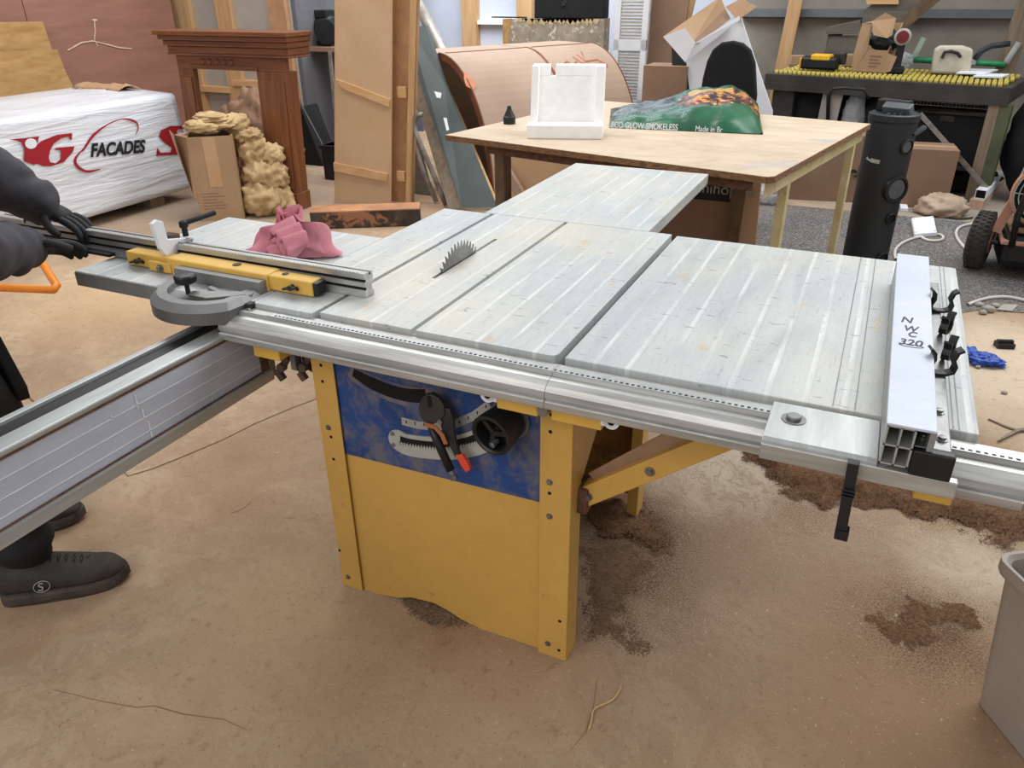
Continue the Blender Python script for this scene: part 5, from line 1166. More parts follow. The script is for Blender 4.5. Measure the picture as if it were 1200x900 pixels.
one(MB().bar(onr(924, 75)+Vector((0, .08, .03)), onr(940, 75)+Vector((0, .08, .03)), .12, .07), 'wood_block', 'card', 'tan wood block on the bench left of the power tool', 'block')
one(MB().bar(onr(985, 78)+Vector((0, .10, .045)), onr(999, 78)+Vector((0, .10, .045)), .12, .09), 'cardboard_flap_piece', 'card', 'tan cardboard piece on the bench between power tool and open box', 'cardboard')
ob = thing('cardboard_box', 'open cardboard box of black parts on the roller bench', 'box', onr(1012, 86))
p = onr(1001, 84); q = onr(1035, 86); u_ = (q-p); hh = .34
def ob_(x, y, z): return p+u_*x+bnrm*y+Vector((0, 0, z))
m = MB(); m.prism([ob_(0, 0, 0), ob_(1, 0, 0), ob_(1, 0, .17), ob_(.35, 0, .17)], bnrm*.006); m.prism([ob_(-.15, .02, 0), ob_(.0, .0, 0), ob_(.32, 0, .17), ob_(.30, 0, .38), ob_(-.05, .02, .36), ob_(-.15, .02, .15)], bnrm*.006); m.prism([ob_(0, .28, 0), ob_(1, .28, 0), ob_(1, .28, .36), ob_(0, .28, .36)], bnrm*.006); m.prism([ob_(0, 0, 0), ob_(1, 0, 0), ob_(1, .28, 0), ob_(0, .28, 0)], (0, 0, .006)); m.prism([ob_(1, 0, 0), ob_(1, .28, 0), ob_(1, .28, .36), ob_(1, 0, .17)], u_.normalized()*.006)
m.build('carton', 'card', ob)
MB().prism([ob_(-.05, .02, .36), ob_(.30, -.0, .38), ob_(.62, .05, .44), ob_(.95, .1, .40), ob_(1.02, .02, .28), ob_(.92, -.02, .26), ob_(.45, -.03, .28), ob_(.3, -.01, .37)], (0, .005, .0)).build('flap', 'card', ob)
MB().prism([ob_(1.0, 0, .0), ob_(1.0, 0, .15), ob_(1.36, -.02, .13), ob_(1.25, -.02, .02)], bnrm*.005).build('flap', 'card', ob)
tl = MB()
for i in range(4): tl.prism([ob_(.45, -.001, .13-i*.025), ob_(.85-.1*(i % 2), -.001, .13-i*.025), ob_(.85-.1*(i % 2), -.001, .118-i*.025), ob_(.45, -.001, .118-i*.025)], -bnrm*.001)
tl.build('printed_lines', 'card_dark', ob)
one(blob(MB(), ob_(.75, .12, .235), (.13, .09, .075), 71, .3, (30, 20), 4), 'black_parts', 'pipe', 'black plastic-wrapped parts filling the open cardboard box on the bench', 'parts', kind='stuff', smooth=True)
one(blob(MB(), onr(1056, 80)+Vector((0, .05, .055)), (.08, .06, .065), 81, .3, (30, 20), 4), 'plastic_wrap', 'clear', 'crumpled clear plastic wrap on the bench right of the open box', 'plastic', smooth=True)
bow = thing('tube_bow', 'green tube bow with pale upturned ends lying on the roller bench', 'bow saw', onr(1120, 74))
g0, g1 = onr(1069, 74)+Vector((0, 0, .03)), onr(1178, 80)+Vector((0, 0, .03)); gd = (g1-g0)
MB().tube([g0, g0+gd*.26], .026, 12).build('green_tube', 'green', bow, smooth=True)
MB().tube([g0+gd*.24, g0+gd*.36], .022, 12).build('pale_sleeve', 'cream', bow, smooth=True)
MB().tube([g0+gd*.35, g0+gd*.56], .018, 12).build('grip', 'grey_edge', bow, smooth=True)
MB().bar(g0+gd*.58+Vector((0, 0, .01)), g0+gd*.70+Vector((0, 0, .01)), .06, .05).build('clamp_block', 'palegrey', bow)
MB().tube([g0+gd*.66, g1], .024, 12).build('green_tube', 'green', bow, smooth=True)
MB().tube([g0, g0+Vector((0, 0, .03))+gd*.01, g0+Vector((.05, 0, .18))], .024, 12).build('pale_end', pm('pale_green_tube', (190, 206, 186), (170, 190, 166), 8, .5), bow, smooth=True)
MB().tube([g1, g1+Vector((0, 0, .03)), g1+Vector((.05, 0, .17))], .024, 12).build('pale_end', 'palegrey', bow, smooth=True)
for k_, (uu, vv, dz) in enumerate(((1120, 90, .0), (1140, 92, .013))):
    a, b = onr(uu, vv-1), onr(uu+34, vv); bd_ = (b-a).normalized(); n2 = Vector((-bd_.y, bd_.x, 0))+bd_*.35
    one(MB().prism([a+Vector((0, 0, .002+.013*(1-k_))), b+Vector((0, 0, .002+.013*(1-k_))), b+n2*(.34 if k_ == 0 else .22)+Vector((0, 0, .002+.013*(1-k_))), a+n2*(.34 if k_ == 0 else .22)+Vector((0, 0, .002+.013*(1-k_)))], (0, 0, .012)), 'white_board', 'white', ('white board offcut on the roller bench, the upper of two', 'white board offcut on the roller bench, the lower one at the right')[k_], 'board')
YB2 = 7.52
def slabB(name, pts, Y, th, mat, label, cat, **kw): return one(MB().prism([ay(u, v, Y) for u, v in pts], (0, th, 0)), name, mat, label, cat, **kw)
mc = thing('white_machine', 'off-white tool with dark hose on the back edge of the roller bench', 'tool', ay(1118, 66, YB2))
pm_ = [ay(u, v, YB2-.12) for u, v in ((1093, 74), (1095, 58), (1102, 54), (1128, 54), (1141, 58), (1140, 74))]
for i_, q in enumerate(pm_): q.z = ZB+.027 if i_ in (0, 5) else max(q.z, ZB+.05)
MB().prism(pm_, (0, .12, 0)).build('tool_body', pm('cream_plastic', (206, 198, 180), (186, 176, 156), 8, .6), mc, bevel=.02)
MB().tube([ay(u, v, YB2-.13) for u, v in ((1104, 68), (1107, 61), (1114, 60), (1122, 62), (1126, 67))], .012, 8).build('dark_trim', 'dark_steel', mc)
MB().tube([ay(u, v, YB2-.05) for u, v in ((1142, 70), (1150, 60), (1162, 54), (1184, 51))], .022, 10).build('hose', 'pipe', mc, smooth=True)
ga_ = thing('red_gauge', 'red round gauge with pale rim on a black stand behind the open box', 'gauge', ay(1058, 62, YB2-.1))
gp = ay(1058, 43, YB2-.2)
MB().lathe([(.05, 0), (.062, .006), (.062, .04), (.05, .046)], gp, (0, -1, 0), 24).build('gauge_rim', 'palegrey', ga_)
MB().lathe([(.045, 0), (.045, .004), (.01, .005)], gp+Vector((0, -.046, 0)), (0, -1, 0), 24).build('gauge_face', 'gauge', ga_)
zz = ZB+.0275; MB().box(gp.x-.03, gp.x+.03, gp.y-.01, gp.y+.05, zz, gp.z-.05).build('stand', 'black', ga_); MB().box(gp.x-.06, gp.x+.06, gp.y-.02, gp.y+.12, zz, zz+.05).build('stand_base', 'black', ga_, bevel=.01)
# grey timber planks and stair string leaning against the concrete wall behind the bench
def planks(name, pts, Y, th, mat, label, cat):
    p = [ay(u, v, Y) for u, v in pts]; return one(MB().prism(p, (0, th, 0)), name, mat, label, cat)
YP = 8.05
pl_ = [ay(u, v, YP) for u, v in ((1011, 40), (1020, 10), (1085, -8), (1095, -8), (1038, 35), (1040, 45))]
stt = thing('stair_string', 'old grey timber stair string leaning behind the bench with brown underside', 'timber', (pl_[0].x, YP, 0))
MB().prism([ay(u, v, YP) for u, v in ((1008, 45), (1012, 12), (1040, -8), (1090, -8), (1040, 40), (1028, 48))], (0, .05, 0)).build('string_board', 'slatewood', stt)
MB().prism([ay(u, v, YP-.01) for u, v in ((1028, 48), (1040, 38), (1088, -8), (1112, -8), (1046, 47))], (0, .12, 0)).build('brown_underside', 'grey_edge', stt)
MB().prism([ay(u, v, YP-.02) for u, v in ((968, 33), (1008, 24), (1010, 34), (1004, 40), (968, 40))], (0, .25, 0)).build('tread', 'slatewood', stt)
MB().prism([ay(u, v, YP) for u, v in ((974, 42), (1005, 42), (1005, 62), (965, 62))], (0, .05, 0)).build('riser', 'slatewood', stt)
MB().prism([ay(u, v, YP-.03) for u, v in ((1013, -8), (1053, -8), (1053, 5), (1016, 5))], (0, .2, 0)).build('pale_tread', 'pine_x', stt)
q0, q1 = ay(966, 62, YP), ay(1040, 50, YP); MB().box(q0.x, q0.x+.12, YP+.06, YP+.12, 0, q0.z+.15).build('support_post', 'slatewood', stt); MB().box(q1.x, q1.x+.1, YP+.06, YP+.12, 0, q1.z+.15).build('support_post', 'slatewood', stt)
# ================================================================== HEATER
ht = thing('space_heater', 'salmon coloured wheeled space heater with black tube frame and grille', 'heater', (1.0, 5.25, 0))
wc = Vector((.645, 5.20, .165))
wa = Vector((1, -.25, 0)).normalized()
wh = MB().lathe([(.05, -.055), (.13, -.055), (.160, -.04), (.166, -.015), (.166, .015), (.160, .04), (.13, .055), (.05, .055)], wc, wa, 40).build('wheel', 'rubber', ht, smooth=True)
kn_ = MB(); e1, e2 = Vector((0, 0, 1)), wa.cross(Vector((0, 0, 1)))
for i in range(36):
    a = i*2*pi/36
    for s_ in (-.03, 0, .03): kn_.obox(wc+(e1*cos(a+s_*2)+e2*sin(a+s_*2))*.165+wa*s_, (.012, .022, .012), Matrix((e1*cos(a)+e2*sin(a), wa, (e2*cos(a)-e1*sin(a)))).transposed())
kn_.build('tyre_tread', 'rubber', wh)
MB().lathe([(.07, -.058), (.07, .058)], wc, wa, 24).build('wheel_hub', 'salmon', wh)
tk = MB().box(.735, 1.75, 5.02, 5.42, .06, .26).build('fuel_tank', 'black', ht, bevel=.05)
MB().box(.725, 1.76, 5.01, 5.43, .20, .225).build('tank_flange', 'salmon', ht, bevel=.008)
MB().box(.76, 1.72, 5.05, 5.40, .262, .285).build('tank_top', 'sandy', ht, bevel=.008)
MB().box(.80, 1.0, 5.1, 5.35, .285, .42).build('control_box', 'black', ht, bevel=.01)
hc = Vector((ay(1181, 240, 5.0).x+.178, 5.0, ay(1190, 232, 5.0).z+.02)); ha = Vector((.25, 1, 0)).normalized()
MB().lathe([(.175, 0), (.185, .02), (.185, .42), (.16, .44)], hc, ha, 32).build('heater_barrel', 'salmon', ht)
gg = MB().lathe([(.165, -.004), (.165, .002)], hc, ha, 32).build('grille_back', 'void', ht)
gr_ = MB(); ge1, ge2 = Vector((0, 0, 1)), ha.cross(Vector((0, 0, 1)))
for i in range(7): gr_.tube([hc-ha*.008+(ge1*cos(a)+ge2*sin(a))*(.02+i*.0235) for a in arc(29, 0, 2*pi)], .0035, 5)
for i in range(4): a = i*pi/4; gr_.bar(hc-ha*.009-(ge1*cos(a)+ge2*sin(a))*.165, hc-ha*.009+(ge1*cos(a)+ge2*sin(a))*.165, .005, .004, ha)
gr_.build('grille', 'palegrey', gg)
MB().prism([(.735, 5.04, .44), (.765, 5.04, .44), (.77, 5.04, .66), (.74, 5.04, .66)], (0, .03, 0)).build('side_bracket', 'salmon', ht)
def ytube(pts, r, nm, mat): MB().tube(pts, r, 10).build(nm, mat, ht, smooth=True)
ytube([(.78, 5.0, .20), (.76, 4.96, .38), (.78, 4.95, .58), (.83, 4.95, .67), (.95, 4.95, .70), (1.7, 4.95, .70)], .018, 'frame_tube', 'black')
ytube([(.78, 5.43, .20), (.80, 5.44, .45), (.84, 5.45, .78), (.92, 5.45, .88), (1.1, 5.45, .92), (1.7, 5.45, .92)], .018, 'frame_tube', 'black')
MB().bar((.71, 5.15, .26), (.80, 5.15, .86), .022, .012, (0, 1, 0)).build('strut', 'palegrey', ht)
MB().bar((.70, 5.13, .24), (.78, 5.13, .56), .05, .02, (0, 1, 0)).build('strut_plate', 'salmon', ht)
MB().cyl((.6, 5.21, .165), (.95, 5.13, .165), .014).build('axle', 'dark_steel', ht)
MB().bar((1.6, 5.2, 0), (1.6, 5.2, .08), .05, .05, (0, 1, 0)).build('rear_foot', 'black', ht)
# ================================================================== SMALL FLOOR ITEMS, RIGHT
an = thing('junction_box', 'white square plastic box with cable lying on the grey matting', 'electrical box', az(1083, 266, .01))
a, b, c_, d_ = [az(u, v, .03) for u, v in ((1072, 275), (1098, 273), (1094, 254), (1068, 256))]
MB().prism([Vector((q.x, q.y, .0045)) for q in (a, b, c_, d_)], (0, 0, .032)).build('box_body', 'white', an, bevel=.006)
s4 = MB()
for q in (a, b, c_, d_): 
    ctr = (a+b+c_+d_)/4; p = q.lerp(ctr, .16); s4.cyl((p.x, p.y, .0365), (p.x, p.y, .038), .006, None, 8)
s4.build('screw', 'dark_steel', an)
def cablez(pts, r, name, mat, label, cat, z=None):
    P_ = [az(u, v, (z or r)+.004) for u, v in pts]
    cu = bpy.data.curves.new(name, 'CURVE'); cu.dimensions = '3D'; sp = cu.splines.new('NURBS'); sp.points.add(len(P_)-1)
    for p, q in zip(sp.points, P_): p.co = (*q, 1)
    sp.use_endpoint_u = True; sp.order_u = 4; cu.bevel_depth = r; cu.bevel_resolution = 3
    t = bpy.data.objects.new('t', cu); COL.objects.link(t); dg = bpy.context.evaluated_depsgraph_get(); dg.update(); me = bpy.data.meshes.new_from_object(t.evaluated_get(dg)); bpy.data.objects.remove(t)
    me.materials.clear(); me.materials.append(M[mat]); o = bpy.data.objects.new(name, me); COL.objects.link(o); return tag(o, label, cat)
cablez([(1078, 276), (1084, 282), (1098, 283), (1107, 280), (1104, 274), (1088, 275), (1066, 280), (1052, 287), (1047, 296), (1050, 304)], .009, 'cable', 'cable', 'white cable looping from the white junction box', 'cable')
cablez([(1140, 262), (1126, 264), (1119, 270), (1121, 280), (1130, 290), (1140, 300)], .009, 'cable', 'cable', 'white cable curving past the tyre of the heater', 'cable')
cablez([(1134, 357), (1150, 350), (1170, 347), (1188, 348), (1215, 356)], .009, 'cable', 'cable', 'white cable along the edge of the grey matting at the picture edge', 'cable')
cablez([(1085, 254), (1095, 247), (1108, 254), (1122, 258), (1140, 255)], .006, 'cable', 'black', 'thin dark cable on the floor beside the paper sack', 'cable')
one(MB().obox(az(1177, 404, .012), (.075, .05, .024), Matrix.Rotation(.3, 3, 'Z')).obox(az(1178, 400, .030), (.07, .018, .014), Matrix.Rotation(.3, 3, 'Z')), 'black_bracket', 'black', 'small black plastic block on the sandy floor right of the saw', 'block')
gl = MB(); pg = az(1153, 421, .02)
gl.grid(lump(pg, (.075, .05, .022), 91, .5, (40, 24), 3, 5), 40, 24, 0, True); gl.grid(lump(pg+Vector((-.06, .05, 0)), (.045, .05, .02), 93, .5, (30, 20), 3, 5), 30, 20, 0, True)
one(gl, 'nitrile_glove', 'blue_nitrile', 'crumpled blue nitrile glove on the floor beside the saw extension table', 'glove', smooth=True)
sv = MB(); sv.ribbon([az(u, v, .012) for u, v in ((1159, 489), (1180, 498), (1192, 502), (1212, 504))], [.006, .01, .012, .02], (0, 0, 1), .006); sv.ribbon([az(u, v, .016) for u, v in ((1170, 515), (1182, 508), (1194, 502), (1210, 500))], [.004, .012, .014, .012], (0, 0, 1), .006)
for v_ in range(len(sv.v)): x, y, z = sv.v[v_]; sv.v[v_] = (x, y, z-.011)
one(sv, 'wood_sliver', 'greywood', 'split wood sliver on the floor right of the rail end', 'wood sliver')
st_ = cablez([(690, 855), (694, 844), (693, 834), (699, 828), (712, 824), (723, 817), (728, 804)], .0022, 'white_string', 'pine_x', 'short pale strand of string on the floor in front of the saw', 'string')
for u, v, s_ in ((1149, 356, .03), (1160, 361, .035), (1153, 365, .03)): pass
deb = MB()
for u, v, s_ in ((1148, 357, .022), (1158, 362, .032), (1166, 358, .022), (1152, 366, .02), (1146, 430, .012), (1177, 460, .012)): blob(deb, az(u, v, s_*.5), (s_, s_*.8, s_*.6), u, .35, (14, 10), 2.5)
one(deb, 'rubble', 'boardgrey', 'pale crumbs of plaster along the matting edge', 'rubble', kind='stuff', smooth=True)
one(MB().prism([az(1168, 363, .006), az(1186, 365, .006), az(1193, 358, .006), az(1176, 357, .006)], (0, 0, .004)), 'slate_chip', 'boardgrey', 'flat grey chip lying by the matting edge', 'chip')
# ================================================================== BIN
bn = thing('waste_bin', 'grey-white plastic waste bin at the lower right with scrap wood on top', 'bin', (.62, 1.60, 0))
bc = Vector((.615, 1.605, 0)); e1 = Vector((.54, -.84, 0)).normalized(); e2 = Vector((.84, .54, 0)).normalized()
def rr(s_, r, n=6):
    out = []
    for k_, (cx_, cy_) in enumerate(((1, 1), (-1, 1), (-1, -1), (1, -1))):
        for i in range(n): a = k_*pi/2+i*pi/2/(n-1); out.append((cx_*(s_-r)+r*cos(a), cy_*(s_-r)+r*sin(a)))
    return out
m = MB(); lv_ = [(.110, .0, .025), (.115, .004, .03), (.145, .385, .035), (.155, .385, .035), (.158, .395, .035), (.158, .42, .035), (.150, .42, .035), (.142, .41, .035), (.112, .02, .03)]; vs = []
for s_, z, r in lv_: vs += [bc+e1*x+e2*y+Vector((0, 0, z)) for x, y in rr(s_, r)]
n = 24; fs = [tuple(range(n))]
for j in range(len(lv_)-1):
    for i in range(n): fs.append((j*n+i, j*n+(i+1) % n, (j+1)*n+(i+1) % n, (j+1)*n+i))
e_ = (len(lv_)-1)*n; fs.append(tuple(range(e_, e_+n))); m.add(vs, fs); m.build('bin_body', 'bin', bn, smooth=False, bevel=.001)
one(MB().bar(bc-e2*.10+e1*.02+Vector((0, 0, .41)), bc+e2*.16-e1*.02+Vector((0, 0, .50)), .05, .03).bar(bc+e1*.08+Vector((0, 0, .10)), bc+e1*.05+Vector((0, 0, .46)), .05, .03), 'scrap_wood', 'brownknob', 'dusty scrap wood sticking out of the waste bin', 'scrap wood')
one(blob(MB(), bc+Vector((0, 0, .22)), (.10, .10, .20), 5, .15, (24, 16), 3), 'bin_waste', 'boardgrey', 'pale waste filling the plastic bin', 'waste', kind='stuff', smooth=True)
# ================================================================== SAWDUST
def mound(name, pts, hmax, fall, mat, label, seed, step=.012, wob=.05, rough_=9, chunk=.5):
    P_ = [az(u, v, 0) for u, v in pts]; n = len(P_)
    x0, x1 = min(p.x for p in P_)-.05, max(p.x for p in P_)+.05; y0, y1 = min(p.y for p in P_)-.05, max(p.y for p in P_)+.05
    step = max(step, sqrt((x1-x0)*(y1-y0)/16000)); nx, ny = int((x1-x0)/step)+2, int((y1-y0)/step)+2
    def sd(x, y):
        ins = False; d = 1e9
        for i in range(n):
            a, b = P_[i], P_[(i+1) % n]
            if (a.y > y) != (b.y > y) and x < (b.x-a.x)*(y-a.y)/(b.y-a.y)+a.x: ins = not ins
            ex, ey = b.x-a.x, b.y-a.y; t = max(0, min(1, ((x-a.x)*ex+(y-a.y)*ey)/(ex*ex+ey*ey+1e-9)))
            d = min(d, (x-a.x-ex*t)**2+(y-a.y-ey*t)**2)
        d = sqrt(d); return d if ins else -d
    idx = {}; m = MB(); ev = []
    for j in range(ny):
        for i in range(nx):
            x, y = x0+i*step, y0+j*step
            d = sd(x, y)+wob*noise.fractal((x*7, y*7, seed), 1., 2., 4)
            if d > -step*1.5:
                f = max(0, min(1, d/fall)); f = f*f*(3-2*f)
                h = hmax*f*(.75+chunk*noise.fractal((x*rough_, y*rough_, seed+5), 1., 2., 4)) + f*.008*noise.noise((x*90, y*90, seed))
                ev.append(f); idx[i, j] = len(m.v); m.v.append((x, y, max(.0012*min(1, f*20), h) if d > 0 else -.002))
    for j in range(ny-1):
        for i in range(nx-1):
            q = [(i, j), (i+1, j), (i+1, j+1), (i, j+1)]
            if all(k in idx for k in q): m.f.append(tuple(idx[k] for k in q)); m.mi.append(0)
    o = one(m, name, mat, label, 'sawdust', kind='stuff', smooth=True)
    at = o.data.attributes.new('edge', 'FLOAT', 'POINT')
    for i, q in enumerate(ev): at.data[i].value = q
    return o
mound('sawdust_pile', [(868, 527), (895, 520), (1000, 540), (1100, 560), (1230, 560), (1260, 640), (1180, 655), (1150, 628), (1090, 618), (1010, 602), (965, 596), (925, 590), (892, 562)], .055, .13, 'sawdust', 'long brown sawdust bank on the floor under the rail end and rip fence', 1, wob=.07)
mound('sawdust_pile', [(684, 560), (715, 545), (748, 560), (775, 600), (792, 640), (786, 655), (760, 650), (735, 640), (700, 640), (680, 655)], .075, .22, 'sawdust', 'dark brown sawdust heap under the saw beside the rear yellow leg', 2)
mound('sawdust_pile', [(678, 640), (740, 640), (792, 664), (770, 672), (735, 700), (760, 770), (730, 772), (700, 755), (676, 752)], .012, .16, 'sawdust_fine', 'thin grey-brown dust drift right of the front yellow leg', 3, wob=.06)
mound('sawdust_pile', [(1062, 706), (1075, 698), (1100, 712), (1140, 716), (1130, 738), (1108, 760), (1070, 758), (1045, 748), (1036, 735)], .008, .12, 'sawdust', 'scattered thin brown sawdust patch near the waste bin', 4, wob=.12, rough_=22, chunk=1.4)
mound('sawdust_pile', [(462, 699), (480, 690), (520, 690), (560, 700), (572, 734), (545, 738), (505, 738), (480, 720)], .03, .12, 'sawdust_fine', 'small sawdust mound spilling out below the yellow front panel', 6, wob=.02)
# scattered shavings on the big bank
# ================================================================== RAG
rg = MB(); rc_ = Vector((-1.465, 1.66, .8715))
def ragp(u, v):
    a = u*2*pi; r = v**.8
    R0 = .115*(1+.22*sin(a*2+.6)+.10*sin(a*5))
    pl_ = .007*sin(a*5+r*6)*r + .006*sin(a*3-r*10)
    x = R0*r*cos(a)*1.05; y = R0*r*sin(a)*.72
    h = .098*(1-r**2.2)+.030*(1-r)*sin(a*3+1)+.010*sin(r*13+a*1.5)*(1-r*.6)+pl_+.02*noise.noise((x*18, y*18, 3))
    x += .02*sin(r*11+a)*(1-r); y += .014*sin(r*13-a*2)
    return rc_+Vector((x, y, max(.002+.003*(1-r), h)))
rg.grid(ragp, 90, 34, 0, True)
ro = rg.build('pink_rag', 'rag', None, smooth=True); tag(ro, 'crumpled pink cloth on the left crosscut table behind the fence', 'cloth')
def loop(c, r, a0, a1, tilt, w, seed):
    m = MB(); d = Vector((.9, -.44, 0)).normalized(); e = Vector((-.3, -.5, .8)).normalized(); back = Vector((.25, .6, .3)).normalized()
    def fn(u, v):
        a = a0+(a1-a0)*u; rr_ = r*(1+.12*sin(a*3+seed))
        return c+d*(rr_*cos(a)*1.25)+Vector((0, 0, 1))*(rr_*sin(a))+back*((v-.5)*w)+Vector((0, 0, .006*sin(a*9+v*5)))
    m.grid(fn, 40, 8); return m
for q_ in ((rc_+Vector((.035, -.055, .048)), .046, -.4, 3.5, 0, .07, 1), (rc_+Vector((.03, -.062, .040)), .028, -.2, 3.9, 0, .06, 2), (rc_+Vector((.0, -.075, .010)), .030, .1, 3.0, 0, .05, 4)):
    loop(*q_).build('cloth_fold', 'rag', ro, smooth=True, solid=.007)
# ================================================================== LOCKING PLIERS
lk = thing('locking_pliers', 'dusty locking pliers clamped on the blue control panel slot', 'pliers', ay(510, 500, 1.31))
YL = 1.305
def lpp(pts, y=YL): return [ay(u, v, y) for u, v in pts]
MB().prism(lpp([(498, 463), (505, 462), (514, 467), (520, 476), (521, 486), (515, 494), (506, 498), (498, 497), (492, 488), (490, 477), (493, 468)]), (0, .014, 0)).build('jaw', 'steel_d' if 'steel_d' in M else 'dark_steel', lk, bevel=.002)
MB().prism(lpp([(500, 464), (504, 464), (507, 476), (502, 478)], YL-.001), (0, .002, 0)).build('jaw_gap', 'void', lk)
MB().prism(lpp([(517, 478), (527, 480), (531, 492), (532, 508), (534, 520), (539, 534), (533, 536), (526, 521), (519, 508), (515, 494)], YL+.004), (0, .01, 0)).build('release_lever', 'dark_steel', lk, bevel=.002)
MB().prism(lpp([(533, 533), (541, 533), (548, 543), (551, 551), (546, 554), (540, 546)], YL+.003), (0, .012, 0)).build('red_grip_tip', pm('red_grip', (226, 84, 56), (206, 70, 46), 8, .5), lk, bevel=.002)
a, b = ay(505, 500, YL+.004), ay(528, 551, YL-.004)
MB().tube([a, a.lerp(b, .3), b], [.0085, .0105, .0105], 12).build('handle', 'black', lk, smooth=True)
MB().tube([b, b+(b-a).normalized()*.012, b+(b-a).normalized()*.014, b+(b-a).normalized()*.024], [.006, .006, .009, .009], 12).build('adjusting_screw', 'steel', lk)
MB().ribbon(lpp([(498, 497), (510, 500), (519, 510), (523, 520)], YL-.004), .011, (0, -1, 0), .003).build('orange_grip', pm('dusty_orange', (176, 108, 76), (150, 90, 62), 8, .6), lk)
MB().cyl(ay(516, 494, YL), ay(516, 494, YL)+Vector((0, -.004, 0)), .006).build('rivet', 'steel', lk)
MB().cyl(ay(502, 476, YL+.012), ay(502, 476, 1.352), .009).build('shaft_stub', 'dark_steel', lk)
# ================================================================== ORANGE FRAME
of = MB(); zo = .34
o1, o2, o3 = az(52, 312, zo+.05), az(70, 340, zo), az(-30, 336, zo)
oU = o1+(o1-o2)*.35
of.tube([Vector((oU.x+o3.x-o2.x-.1, oU.y+o3.y-o2.y, .02)), oU+(o3-o2), oU, o1, o1.lerp(o2, .82), o2+Vector((-.03, -.01, 0)), o2.lerp(o3, .08), o3, o3+Vector((-.06, -.02, -.06)), Vector((o3.x-.08, o3.y-.03, .02))], .018, 12)
one(of, 'tubular_frame', 'orange', 'bent orange tubular frame standing on the floor behind the person', 'tube frame', smooth=True)
# ================================================================== PERSON
def skin(name, joints, edges, mat, parent, sub=2, root=0):
    me = bpy.data.meshes.new(name); me.from_pydata([j[0] for j in joints], edges, []); o = bpy.data.objects.new(name, me); COL.objects.link(o)
    md = o.modifiers.new('skin', 'SKIN'); md.use_smooth_shade = True
    if not me.skin_vertices: me.skin_vertices.new()
    for i, j in enumerate(joints):
        r = j[1] if isinstance(j[1], tuple) else (j[1], j[1]); me.skin_vertices[0].data[i].radius = r
        me.skin_vertices[0].data[i].use_root = i == root
    s_ = o.modifiers.new('sub', 'SUBSURF'); s_.levels = s_.render_levels = sub
    dg = bpy.context.evaluated_depsgraph_get(); dg.update(); m2 = bpy.data.meshes.new_from_object(o.evaluated_get(dg)); m2.name = name
    bpy.data.objects.remove(o); m2.materials.clear(); m2.materials.append(M[mat] if isinstance(mat, str) else mat)
    for p in m2.polygons: p.use_smooth = True
    o = bpy.data.objects.new(name, m2); COL.objects.link(o)
    if parent is not None:
        o.parent = parent; pl = Vector((0, 0, 0)); q = parent
        while q is not None: pl += q.location; q = q.parent
        o.location = -pl
    return o
pe = thing('person', 'person in charcoal jacket and black trousers with hands on the crosscut fence', 'person', (-2.08, 1.0, 0))
Pv = lambda *a: Vector(a)
pel, waist, chest, neckb, neck, head, crown = Pv(-2.02, .98, .92), Pv(-2.02, .99, 1.08), Pv(-2.04, 1.01, 1.27), Pv(-2.04, 1.05, 1.43), Pv(-2.03, 1.07, 1.50), Pv(-2.00, 1.11, 1.60), Pv(-1.99, 1.12, 1.69)
rs, re_, rw_ = Pv(-1.905, .90, 1.38), Pv(-1.875, .965, 1.035), Pv(-2.03, 1.25, .932)
ls, le, lw_ = Pv(-2.15, 1.19, 1.40), Pv(-2.205, 1.26, 1.165), Pv(-2.15, 1.42, .995)
rh, rk, ra = Pv(-1.96, .92, .88), Pv(-1.995, 1.03, .50), Pv(-1.985, .945, .10)
lh, lk_, la = Pv(-2.16, 1.04, .88), Pv(-2.27, 1.14, .50), Pv(-2.335, 1.07, .10)
J = [(pel, (.13, .11)), (waist, (.13, .10)), (chest, (.13, .095)), (neckb, .055), (neck, .050), (head, (.075, .088)), (crown, (.06, .07)), (rs, .045), (re_, .04), (rw_, .028), (ls, .045), (le, .04), (lw_, .028), (rh, .085), (rk, .055), (ra, .036), (lh, .085), (lk_, .055), (la, .036)]
E_ = [(0, 1), (1, 2), (2, 3), (3, 4), (4, 5), (5, 6), (3, 7), (7, 8), (8, 9), (3, 10), (10, 11), (11, 12), (0, 13), (13, 14), (14, 15), (0, 16), (16, 17), (17, 18)]
body = skin('body', J, E_, 'skin', pe)
J = [(pel+Pv(0, 0, -.11), (.17, .145)), (pel+Pv(0, 0, .04), (.165, .14)), (waist, (.160, .13)), (chest, (.185, .15)), (neckb+Pv(-.008, -.008, .055), .092), (rs, .078), (rs.lerp(re_, .5), .070), (re_, .086), (re_.lerp(rw_, .35), .088), (re_.lerp(rw_, .72), .078), (re_.lerp(rw_, 1.06), .062), (re_.lerp(rw_, 1.22), .052), (ls, .078), (ls.lerp(le, .5), .07), (le, .080), (le.lerp(lw_, .5), .080), (le.lerp(lw_, .98), .068), (le.lerp(lw_, 1.14), .058)]
E_ = [(0, 1), (1, 2), (2, 3), (3, 4), (3, 5), (5, 6), (6, 7), (7, 8), (8, 9), (9, 10), (10, 11), (3, 12), (12, 13), (13, 14), (14, 15), (15, 16), (16, 17)]
jk = skin('jacket', J, E_, 'jacket', pe, 4)
